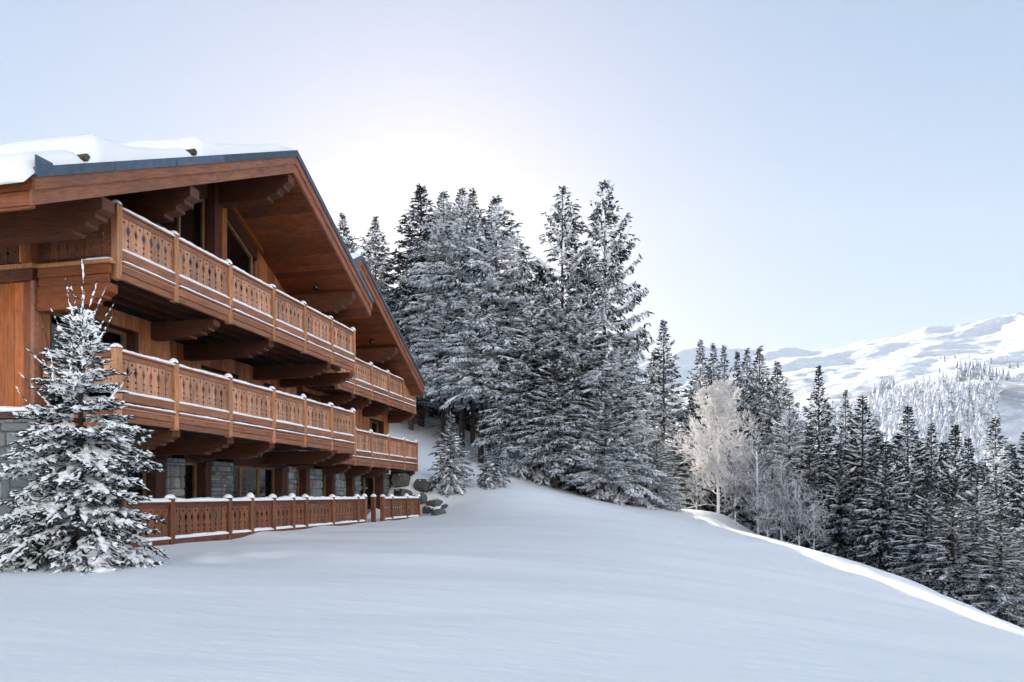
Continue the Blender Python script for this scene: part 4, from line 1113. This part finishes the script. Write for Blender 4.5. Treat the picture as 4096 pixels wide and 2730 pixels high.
for (px, ytop, Yd, k, la) in ((1742, 1000, 40.5, 0, 'grey frosted sapling with forked trunk right of the birch'), (1690, 1040, 41.5, 0, 'thin frosted sapling leaning close to the birch'), (1795, 1060, 39.5, 0, 'frosted bush left of the shrub clump end'),
                               (1838, 1110, 38.5, 1, 'low frosted bush at the end of the shrub clump'), (1765, 1140, 39.0, 1, 'low wiry frosted bush under the forked sapling'), (1600, 1090, 44, 1, 'frosted bush against the left of the birch'), (1870, 1170, 36.5, 1, 'small yellowish bush at the foot of the dark spruces')):
    X = (px - PX) / FOC * Yd; zb = gz(X, Yd) - .1; H = (PYH - ytop) / FOC * Yd - zb
    sc_ = H / (4.5, 3.0)[k]
    put_tree('shrub', SHR[k], (X, Yd, zb), sc_, max(sc_, .6), tr_rnd.uniform(0, 6), la, 'shrub', 'frosted shrubs beside the birch')

# ---- near spruce by the fence (detailed)
def near_spruce():
    rs = np.random.RandomState(77); Yd = 10.0; X = (185 - PX) / FOC * Yd; zb = gz(X, Yd) - .12
    H = 3.9
    zaxis = np.linspace(0, H, 10); tr = [tube(np.c_[np.zeros(10), np.zeros(10), zaxis], .055 * (1 - zaxis / H) + .010, 8)]
    ND0, ND1, NR, S0, S1, SRr, limbs, blobs = [], [], [], [], [], [], [], []
    UPV = np.array([0, 0, 1.])
    def finger(c, d, L, r, snow=1.0):
        d = d / np.linalg.norm(d); m = c + d * L * .55 + UPV * .0; e = c + d * L - UPV * L * .06
        ND0.append(c); ND1.append(e); NR.append(r)
        # side needles make a ragged outline
        for k in range(3):
            u_ = rs.uniform(.15, .95); a = rs.normal(size=3); a -= a.dot(d) * d; a /= np.linalg.norm(a)
            q = c + d * L * u_; ND0.append(q); ND1.append(q + (a * .8 + d * .7) * r * rs.uniform(1.2, 2.0)); NR.append(r * .35)
        if snow > 0:
            S0.append(c + UPV * r * .75); S1.append(e + UPV * r * .55 + d * r * .2); SRr.append(r * snow)
    nl = 150
    for i in range(nl):
        wh = i // 6; h = .02 + .95 * ((wh + rs.uniform(-.6, .6)) / 25) ** .93 if wh else .02 + .03 * rs.random_sample()
        phi = i * 2.399 + rs.uniform(-.4, .4)
        prof = (1 - h) ** .82 * min(1, .42 + (1 - h) * 1.9) * (.88 + .12 * math.sin(h * 17)) + .02
        L = 1.46 * prof * rs.uniform(.72, 1.15)
        if h < .12: L *= .95
        p0 = -.22 + 1.0 * h ** 1.2 + rs.uniform(-.22, .22); droop = (.62 - .45 * h) * rs.uniform(.5, 1.5); up = .16
        d = np.array([math.cos(phi), math.sin(phi), 0]); w = np.array([-math.sin(phi), math.cos(phi), 0])
        base = np.array([0, 0, h * H])
        def pos(t): return base + L * (d * t * math.cos(p0) + UPV * (math.sin(p0) * t - droop * t * t + up * t ** 3))
        tt = np.linspace(0, 1, 8); pts = np.array([pos(t) for t in tt]); limbs.append(tube(pts, .013 * (1 - .8 * tt) + .004, 5))
        # snow on the limb
        a0 = .12 if h < .85 else 0
        ss = np.linspace(a0, 1, 9)
        for k in range(8):
            A_, B_ = pos(ss[k]), pos(ss[k + 1]); S0.append(A_ + UPV * .016 - (B_ - A_) * .2); S1.append(B_ + UPV * .014 + (B_ - A_) * .2); SRr.append((.042 if h < .7 else .024) * rs.uniform(.7, 1.3))
        nb = max(3, int(L * 14))
        for q in range(nb):
            t = .16 + .84 * (q + rs.random_sample() * .8) / nb; c = pos(t)
            for sg in (-1, 1):
                lb = (.11 + .30 * L * (1 - t * .72)) * rs.uniform(.65, 1.15); lb = min(lb, .42)
                db = d * rs.uniform(.5, .8) + w * sg * rs.uniform(.6, .95) - UPV * (rs.uniform(.05, .5) * (1 - h) - .3 * h); db /= np.linalg.norm(db)
                e = c + db * lb; limbs.append(tube(np.array([c, (c + e) / 2 + UPV * .01, e]), [.006, .005, .004], 3))
                nf = max(2, int(lb * 15))
                for f in range(nf):
                    u_ = .15 + .85 * (f + .5) / nf; cc = c + db * lb * u_
                    sd2 = np.cross(db, UPV); sd2 /= np.linalg.norm(sd2)
                    df = db * .75 + sd2 * (1 if f % 2 else -1) * rs.uniform(.3, .8) - UPV * rs.uniform(.1, .95) * (1 - h)
                    finger(cc, df, rs.uniform(.09, .165) * (1.1 if h < .6 else .85), rs.uniform(.013, .018), rs.uniform(.75, 1.3) if rs.random_sample() < .66 else 0)
                finger(e - db * .03, db, rs.uniform(.09, .15), .014, 1.2)
        finger(pos(.93), pos(1.0) - pos(.93) + 1e-4, .14, .015, 1.2)
        # cushions of snow on the lower boughs
        if h < .6 and rs.random_sample() < .4:
            for k in range(7):
                c = pos(rs.uniform(.3, .85)); blobs.append((c + UPV * .01 + rs.uniform(-.05, .05, 3) * [1, 1, 0], rs.uniform(.035, .075) * (1.2 - h)))
    # long bare leaders and side shoots, all rimed
    shoots = [((0, 0, H * .93), (.02, 0, H + .62), .013), ((-.02, 0, H * .86), (-.20, -.05, H + .42), .011), ((-.03, 0, H * .87), (-.14, .0, H + .30), .010), ((.05, 0, H * .84), (.27, -.05, H + .35), .011), ((.08, -.02, H * .82), (.36, -.02, H + .22), .010),
              ((.10, 0, H * .80), (.50, -.06, H - .02), .011), ((.08, 0, H * .76), (.50, -.10, H - .22), .011), ((-.05, 0, H * .80), (-.40, -.05, H - .05), .011), ((-.2, 0, H * .66), (-.78, -.05, H - .62), .012), ((-.3, 0, H * .58), (-.82, -.1, H - 1.02), .011),
              ((-.3, -.1, H * .52), (-.80, -.2, H - 1.22), .011), ((.35, -.1, H * .60), (.86, -.1, H - .95), .011), ((.1, -.3, H * .66), (.2, -.5, H - .55), .010), ((-.2, -.3, H * .68), (-.24, -.45, H - .45), .010), ((.15, -.2, H * .74), (.22, -.3, H - .1), .009)]
    for (a, b_, r) in shoots:
        a = np.array(a, float); b_ = np.array(b_, float); t = np.linspace(0, 1, 9)[:, None]
        pts = a + (b_ - a) * t + np.array([rs.uniform(-.05, .05), 0, 0]) * np.sin(t * 3.14) + rs.uniform(-.006, .006, (9, 3))
        limbs.append(tube(pts, r * .6, 5))
        for k in range(8): S0.append(pts[k] - (pts[k + 1] - pts[k]) * 1.0); S1.append(pts[k + 1] + (pts[k + 1] - pts[k]) * 1.2); SRr.append(r * (1.35 - .4 * k / 8) * rs.uniform(.9, 1.3))
        for k in range(9):
            c = a + (b_ - a) * rs.uniform(.1, .98); q = rs.normal(size=3) * [.5, .5, .3]; S0.append(c); S1.append(c + q / np.linalg.norm(q) * .03); SRr.append(.007)
        if rs.random_sample() < .9:
            for k in range(5):
                c = a + (b_ - a) * rs.uniform(.0, .55); q = np.array([rs.choice((-1, 1)) * rs.uniform(.4, 1), rs.uniform(-1, 0.3), rs.uniform(.1, .7)]); finger(c, q, rs.uniform(.10, .2), .011, 1.3)
    # needles mesh
    V, F = join(limbs + [spindles(ND0, ND1, np.array(NR), 4, .4)])
    needles = new_mesh('boughs', V, F, M['needle_near'])
    # snow mesh: lumps fused into one skin
    parts = [spindles(S0, S1, np.array(SRr) * 1.25, 6, .45)]
    ico = bmesh.new(); bmesh.ops.create_icosphere(ico, subdivisions=2, radius=1); iv = np.array([v.co[:] for v in ico.verts]); fi = np.array([[v.index for v in f.verts] for f in ico.faces]); ico.free()
    for (c, r) in blobs:
        s_ = np.array([rs.uniform(1.0, 1.5), rs.uniform(1.0, 1.5), rs.uniform(.5, .75)]) * r; parts.append((iv * s_ + c, fi))
    V, F = join(parts)
    tmp = bpy.data.objects.new('tmp', new_mesh('tmp', V, F)); COL.objects.link(tmp)
    md = tmp.modifiers.new('r', 'REMESH'); md.mode = 'VOXEL'; md.voxel_size = .019; md.use_smooth_shade = True
    ms = tmp.modifiers.new('s', 'SMOOTH'); ms.factor = .5; ms.iterations = 1
    dg = bpy.context.evaluated_depsgraph_get(); sm = bpy.data.meshes.new_from_object(tmp.evaluated_get(dg)); sm.name = 'snow_load'
    tm_ = tmp.data; bpy.data.objects.remove(tmp); bpy.data.meshes.remove(tm_); sm.materials.clear(); sm.materials.append(M['tree_snow'])
    sm.polygons.foreach_set('use_smooth', np.ones(len(sm.polygons), dtype=bool))
    e = put_tree('spruce_tree', [('trunk', new_mesh('trunk', *join(tr), M['bark'], True)), ('boughs', needles), ('snow_load', sm)], (X, Yd, zb), 1, 1, 0, 'snow-laden young spruce with bare rimed shoots, foreground left before the chalet', 'tree', None)
    return X, Yd, zb
nX, nY, nZ = near_spruce()
for (dx, dy, h, ti, la) in ((.25, .65, 1.75, .02, 'upright wooden tree stake among the boughs of the near spruce'), (.12, .55, .75, .32, 'short slanted wooden stake leaning under the near spruce')):
    mb = MB(); K = 8; r = .05
    mb.add([(r * math.cos(6.2832 * i / K) * q, r * math.sin(6.2832 * i / K) * q, z) for (z, q) in ((-.3, 1.05), (h, .9)) for i in range(K)], [tuple(range(K)), tuple(range(2 * K - 1, K - 1, -1))] + [(i, K + i, K + (i + 1) % K, (i + 1) % K) for i in range(K)])
    o = mb.obj('stake', M['stake'], None, (nX + dx, nY + dy, gz(nX + dx, nY + dy) + .35), False); o.rotation_euler = (0, ti, 0); tag(o, la, 'stake')

# ------------------------------------------------------------------ boulders at the end of the chalet
def boulder_mesh(seed):
    rs = random.Random(seed); bm = bmesh.new(); bmesh.ops.create_cube(bm, size=1.7); bmesh.ops.subdivide_edges(bm, edges=bm.edges, cuts=4, use_grid_fill=True)
    pl = [(Vector((rs.gauss(0, 1), rs.gauss(0, 1), rs.gauss(0, 1))).normalized(), rs.uniform(.80, 1.05)) for _ in range(7)]
    for v in bm.verts:
        for n_, d in pl:
            k = v.co.dot(n_) - d
            if k > 0: v.co -= n_ * k * .92
        v.co *= 1 + rs.uniform(-.035, .035)
    me = bpy.data.meshes.new('boulder'); bm.to_mesh(me); bm.free(); me.materials.append(M['boulder']); return me
BM = [boulder_mesh(300 + k) for k in range(7)]
BO = [  # px, py of centre, depth, half sizes (x,y,z), label
 (924, 1108, 32.6, (.85, .5, .40), 0, 'long dark boulder topmost beside the end pillar'),
 (926, 1145, 32.2, (.75, .5, .50), 0, 'rounded grey boulder under the long dark one'),
 (972, 1118, 32.3, (.48, .45, .42), 1, 'tan angular boulder at right of the top course'),
 (966, 1150, 31.8, (.40, .4, .35), 0, 'grey boulder in the middle of the rock pile'),
 (1000, 1155, 31.8, (.42, .4, .22), 1, 'dark flat boulder edge peeping from the snow'),
 (945, 1178, 31.5, (.36, .35, .32), 1, 'small boulder at the fence end'),
 (985, 1175, 31.4, (.30, .3, .28), 0, 'small grey boulder low in the rock pile'),
 (1006, 1180, 31.2, (.40, .35, .36), 1, 'dark boulder lowest at right of the rock pile'),
 (1022, 1165, 31.6, (.18, .18, .14), 1, 'tiny rock outermost of the pile')]
for i, (px, py, Yd, sz, sn, la) in enumerate(BO):
    best = min(np.linspace(30.2, 34, 39), key=lambda q: abs(PYH - FOC * (gz((px - PX) / FOC * q, q) + sz[2] * .15) / q - py))
    Yd = float(best); X = (px - PX) / FOC * Yd; z = gz(X, Yd) + sz[2] * .15
    e = link('boulder', BM[i % 7], None, (X, Yd, z), rot=(rnd.uniform(-.3, .3), rnd.uniform(-.2, .2), rnd.uniform(0, 6)), scale=tuple(q * .85 for q in sz)); tag(e, la, 'boulder', 'boulders at the end of the chalet')
    # snow lodged on top
    s_ = link('snow_cap', MOUND, e, (.05, .1, .62), scale=(8.0, 7.5, 4.2 if sn else 3.2))
# broken limbs at the foot of the grove
def fallen(px, py, Yd, L, ang, r, la):
    X = (px - PX) / FOC * Yd; rs = np.random.RandomState(int(px)); t = np.linspace(0, 1, 7)[:, None]
    a = np.array([X, Yd, gz(X, Yd) + .05]); d = np.array([math.cos(ang), rs.uniform(-.4, .1), 0]); e = a + d * L; e[2] = gz(e[0], e[1]) + rs.uniform(.1, .8)
    pts = a + (e - a) * t + np.array([0, 0, 1.]) * np.sin(t * 3.14) * L * .1 + rs.uniform(-.04, .04, (7, 3)) * L * .4
    parts = [tube(pts, r * (1 - .7 * t[:, 0]), 5)]
    for k in range(6):
        q = pts[rs.randint(1, 6)]; dd = rs.normal(size=3); dd[2] = abs(dd[2]); dd /= np.linalg.norm(dd); parts.append(tube(np.array([q, q + dd * L * .15, q + dd * L * .28 + [0, 0, .03]]), [r * .35, r * .25, r * .1], 3))
    o = link('fallen_branch', new_mesh('fallen_branch', *join(parts), M['twig_grey'], True)); tag(o, la, 'branch', 'broken limbs lying under the grove edge')
fallen(1500, 1168, 43.0, 2.2, .2, .05, 'bare broken limb arching at the grove corner')
fallen(1430, 1160, 42.2, 2.6, .1, .045, 'bare broken limb under the front grove spruces')
fallen(1570, 1175, 45, 3.0, -.2, .07, 'pale split limb slanting over the lit snow edge')
fallen(1470, 1175, 41.6, 1.6, 2.6, .04, 'thin dead limb sticking out leftwards at the grove foot')

# ------------------------------------------------------------------ far mountain, valley side and woods
az = np.radians(np.concatenate([np.linspace(-50, 62, 420), np.linspace(62.8, 309.2, 150), [310.0]])); rr = np.concatenate([np.linspace(150, 800, 70), np.linspace(810, 3200, 170), np.linspace(3230, 5200, 40)])
AZ, RR_ = np.meshgrid(az, rr)
MXx = np.sin(AZ) * RR_; MYy = np.cos(AZ) * RR_
FRONT = AZ < np.radians(62.01)
pxs = PX + FOC * np.tan(np.where(FRONT, AZ, 0))
def interp(px, pts): return np.interp(px, [p[0] for p in pts], [p[1] for p in pts])
# sight-line height (as slope Z / Y) of successive crests
crest_far = interp(pxs, [(-900, 980), (900, 900), (1400, 830), (1560, 795), (1640, 793), (1720, 796), (1850, 806), (1930, 800), (2000, 782), (2060, 770), (2130, 748), (2165, 745), (2230, 740), (2290, 732), (2353, 715), (2500, 690), (3200, 640), (4500, 700)])
crest_mid = interp(pxs, [(-900, 1000), (900, 980), (1560, 900), (1700, 870), (1800, 850), (1900, 852), (2000, 850), (2100, 838), (2200, 826), (2353, 812), (2700, 800), (4500, 820)])
crest_low = interp(pxs, [(-900, 1040), (1560, 1010), (1800, 960), (1900, 950), (2000, 945), (2080, 905), (2160, 890), (2250, 880), (2353, 885), (2700, 880), (4500, 900)])
def slope_of(y): return (PYH - y) / FOC
# unseen range added behind the viewer, raised high to bounce sunlight into the shade
tb = np.clip((AZ - az[419]) / (az[-1] - az[419]), 0, 1); e0 = np.where(FRONT, 0, np.minimum(1, np.minimum(tb, 1 - tb) * 6)); e0 = e0 * e0 * (3 - 2 * e0)
YY = MYy
zf = np.zeros_like(YY)
k0 = np.full_like(YY, -.20)
stations_r = [150, 420, 900, 1150, 2100, 2400, 3050, 3600, 5200]
cosA = np.where(FRONT, np.cos(AZ), .6)
def station(k):
    c1, c2_, c3 = slope_of(crest_low), slope_of(crest_mid), slope_of(crest_far)
    edge = np.where(tb < .5, 1.0, 0.0)
    b1, b2, b3 = [np.where(tb < .5, q[:, 419:420], q[:, 0:1]) for q in (c1, c2_, c3)]
    c1, c2_, c3 = [np.where(FRONT, q, bq * (1 - e0) + v * e0) for q, bq, v in ((c1, b1, .30), (c2_, b2, .60), (c3, b3, .85))]
    return [np.full_like(YY, -.27), np.full_like(YY, -.02), c1, c1 + .010, c2_, c2_ + .006, c3, c3 - .03, c3 - .1][k]
prof = np.zeros_like(YY)
for k in range(len(stations_r) - 1):
    a, b_ = stations_r[k], stations_r[k + 1]
    mk = (RR_ >= a) & (RR_ <= b_); t = (RR_ - a) / (b_ - a); t = t * t * (3 - 2 * t) if k not in (5,) else t
    za, zb_ = station(k) * a * cosA, station(k + 1) * b_ * cosA
    prof = np.where(mk, za + (zb_ - za) * t, prof)
rough = 1 / (1 + np.exp(-(RR_ - 700) / 120))
far_n = (16 * vnoise(MXx, MYy, .006, 21) + 9 * vnoise(MXx, MYy, .016, 22, 1.8, .9) + 5 * vnoise(MXx, MYy, .04, 23, 1.5, .5) + 2.2 * vnoise(MXx, MYy, .10, 24))
rid = np.abs(vnoise(MXx, MYy, .011, 25, 2.4, .7)); far_n = far_n - 14 * rid
MZ = prof + rough * far_n * np.clip((RR_ - 500) / 1200, .15, 1)
crag = np.where(FRONT, np.clip((pxs - 2150) / 150, 0, 1), 0) * np.exp(-((RR_ - 3050) / 160) ** 2)
MZ = MZ + crag * 14 * np.maximum(0, vnoise(MXx, MYy, .035, 26)) + crag * 6 * vnoise(MXx, MYy, .12, 27)
n_, m_ = YY.shape; I = np.arange(n_ * m_).reshape(n_, m_)
MF = np.stack([I[:-1, :-1].ravel(), I[:-1, 1:].ravel(), I[1:, 1:].ravel(), I[1:, :-1].ravel()], 1)[:, ::-1]
m, nt, b = mat_new('mountain_snow')
tc = N(nt, 'ShaderNodeTexCoord'); geo = N(nt, 'ShaderNodeNewGeometry')
sx = N(nt, 'ShaderNodeSeparateXYZ'); nt.links.new(geo.outputs['Normal'], sx.inputs[0])
px_ = N(nt, 'ShaderNodeSeparateXYZ'); nt.links.new(tc.outputs['Object'], px_.inputs[0])
patch = noise(nt, tc.outputs['Object'], .0042, 4, .55); fine = noise(nt, tc.outputs['Object'], .05, 6, .72); mid = noise(nt, tc.outputs['Object'], .018, 5, .65)
low = ramp(nt, math_(nt, 'MULTIPLY', px_.outputs['Z'], 1 / 700.), [(0.0, (1, 1, 1)), (.45, (.8, .8, .8)), (.72, (.0, .0, .0)), (1, (0, 0, 0))])
pm = ramp(nt, patch, [(.43, (0, 0, 0)), (.52, (1, 1, 1))])
fm = ramp(nt, math_(nt, 'MULTIPLY_ADD', mid, .6, math_(nt, 'MULTIPLY', fine, .5)), [(.50, (0, 0, 0)), (.62, (1, 1, 1))])
sh = math_(nt, 'MULTIPLY', math_(nt, 'MULTIPLY', pm, fm), low)
steep = ramp(nt, sx.outputs['Z'], [(.60, (1, 1, 1)), (.74, (0, 0, 0))])
rk = math_(nt, 'MULTIPLY', steep, ramp(nt, fine, [(.42, (0, 0, 0)), (.5, (1, 1, 1))]))
c = mixc(nt, (.90, .91, .94), (.075, .07, .08), math_(nt, 'MULTIPLY', sh, .62)); c = mixc(nt, c, (.06, .065, .08), rk)
nt.links.new(c, b.inputs['Base Color']); b.inputs['Roughness'].default_value = .8
bump(nt, b, math_(nt, 'MULTIPLY_ADD', mid, 1.0, math_(nt, 'MULTIPLY', fine, .35)), .8, 14)
mo = link('mountain', new_mesh('mountain', np.stack([MXx.ravel(), MYy.ravel(), MZ.ravel()], 1), MF, m, True)); tag(mo, kind='structure')

def far_height(X, Y):
    r = math.hypot(X, Y); a = math.atan2(X, Y)
    j = (a - az[0]) / (az[1] - az[0]); i = np.searchsorted(rr, r) - 1
    j0 = int(min(max(j, 0), len(az) - 2)); i0 = int(min(max(i, 0), len(rr) - 2))
    fj = j - j0; fi = (r - rr[i0]) / (rr[i0 + 1] - rr[i0])
    return (MZ[i0, j0] * (1 - fi) * (1 - fj) + MZ[i0 + 1, j0] * fi * (1 - fj) + MZ[i0, j0 + 1] * (1 - fi) * fj + MZ[i0 + 1, j0 + 1] * fi * fj)
M['far_tree'] = foliage_mat('far_frosted_hazy_conifers', (.26, .29, .33), (.80, .82, .86), .60)  # dark tone lifted: distance haze put into the colour, besides the frost
M['far_dark'] = foliage_mat('far_hazed_dark_conifers', (.16, .18, .21), (.66, .70, .77), .50)  # lightened so the softening of distant air sits in the colour
def far_cone(x, y, z, h, r, rs, parts):
    V, F = [], []; K = 7; L = 4
    for l in range(L):
        z0 = z + h * (l / L) * .92; r0 = r * (1 - l / L) ** .85; zt = z + h * ((l + 1.6) / L) if l < L - 1 else z + h
        b0 = len(V); ph = rs.uniform(0, 6)
        V.append((x, y, min(zt, z + h)))
        for i in range(K): q = r0 * rs.uniform(.65, 1.15); V.append((x + q * math.cos(ph + 6.2832 * i / K), y + q * math.sin(ph + 6.2832 * i / K), z0 + rs.uniform(-.06, .06) * h))
        for i in range(K): F.append((b0, b0 + 1 + i, b0 + 1 + (i + 1) % K))
    parts.append((np.array(V), np.array(F)))
def far_wood(name, label, boxes, mat, seed):
    rs = np.random.RandomState(seed); parts = []
    for (x0, x1, r0, r1, n, h0, h1) in boxes:
        for k in range(n):
            px = rs.uniform(x0, x1); r = rs.uniform(r0, r1); a = math.atan((px - PX) / FOC); X, Y = math.sin(a) * r, math.cos(a) * r
            if vnoise(np.array([X]), np.array([Y]), .012, seed)[0] < -.25: continue
            h = rs.uniform(h0, h1); far_cone(X, Y, far_height(X, Y) - .5, h, h * rs.uniform(.17, .24), rs, parts)
    o = link(name, new_mesh(name, *join(parts), mat)); tag(o, label, 'wood', kind='stuff')
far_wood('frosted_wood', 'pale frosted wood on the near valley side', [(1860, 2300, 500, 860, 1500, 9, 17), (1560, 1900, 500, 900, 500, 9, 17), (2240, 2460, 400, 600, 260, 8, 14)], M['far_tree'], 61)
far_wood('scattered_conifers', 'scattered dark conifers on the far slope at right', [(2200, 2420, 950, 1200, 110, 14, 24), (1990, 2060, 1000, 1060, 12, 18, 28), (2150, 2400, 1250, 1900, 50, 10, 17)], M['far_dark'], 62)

# ------------------------------------------------------------------ winter air over the valley
hz = MB().box(-5600, 5600, -5600, 5600, -420, 2300)
m = bpy.data.materials.new('haze'); m.use_nodes = True; nt = m.node_tree
nt.nodes.remove(nt.nodes['Principled BSDF'])
pv = nt.nodes.new('ShaderNodeVolumePrincipled'); pv.inputs['Color'].default_value = (.86, .90, .96, 1); pv.inputs['Density'].default_value = .00005
nt.links.new(pv.outputs[0], nt.nodes['Material Output'].inputs['Volume'])
ho = hz.obj('haze', m); tag(ho, 'thin winter haze filling the valley air', 'haze', kind='stuff')
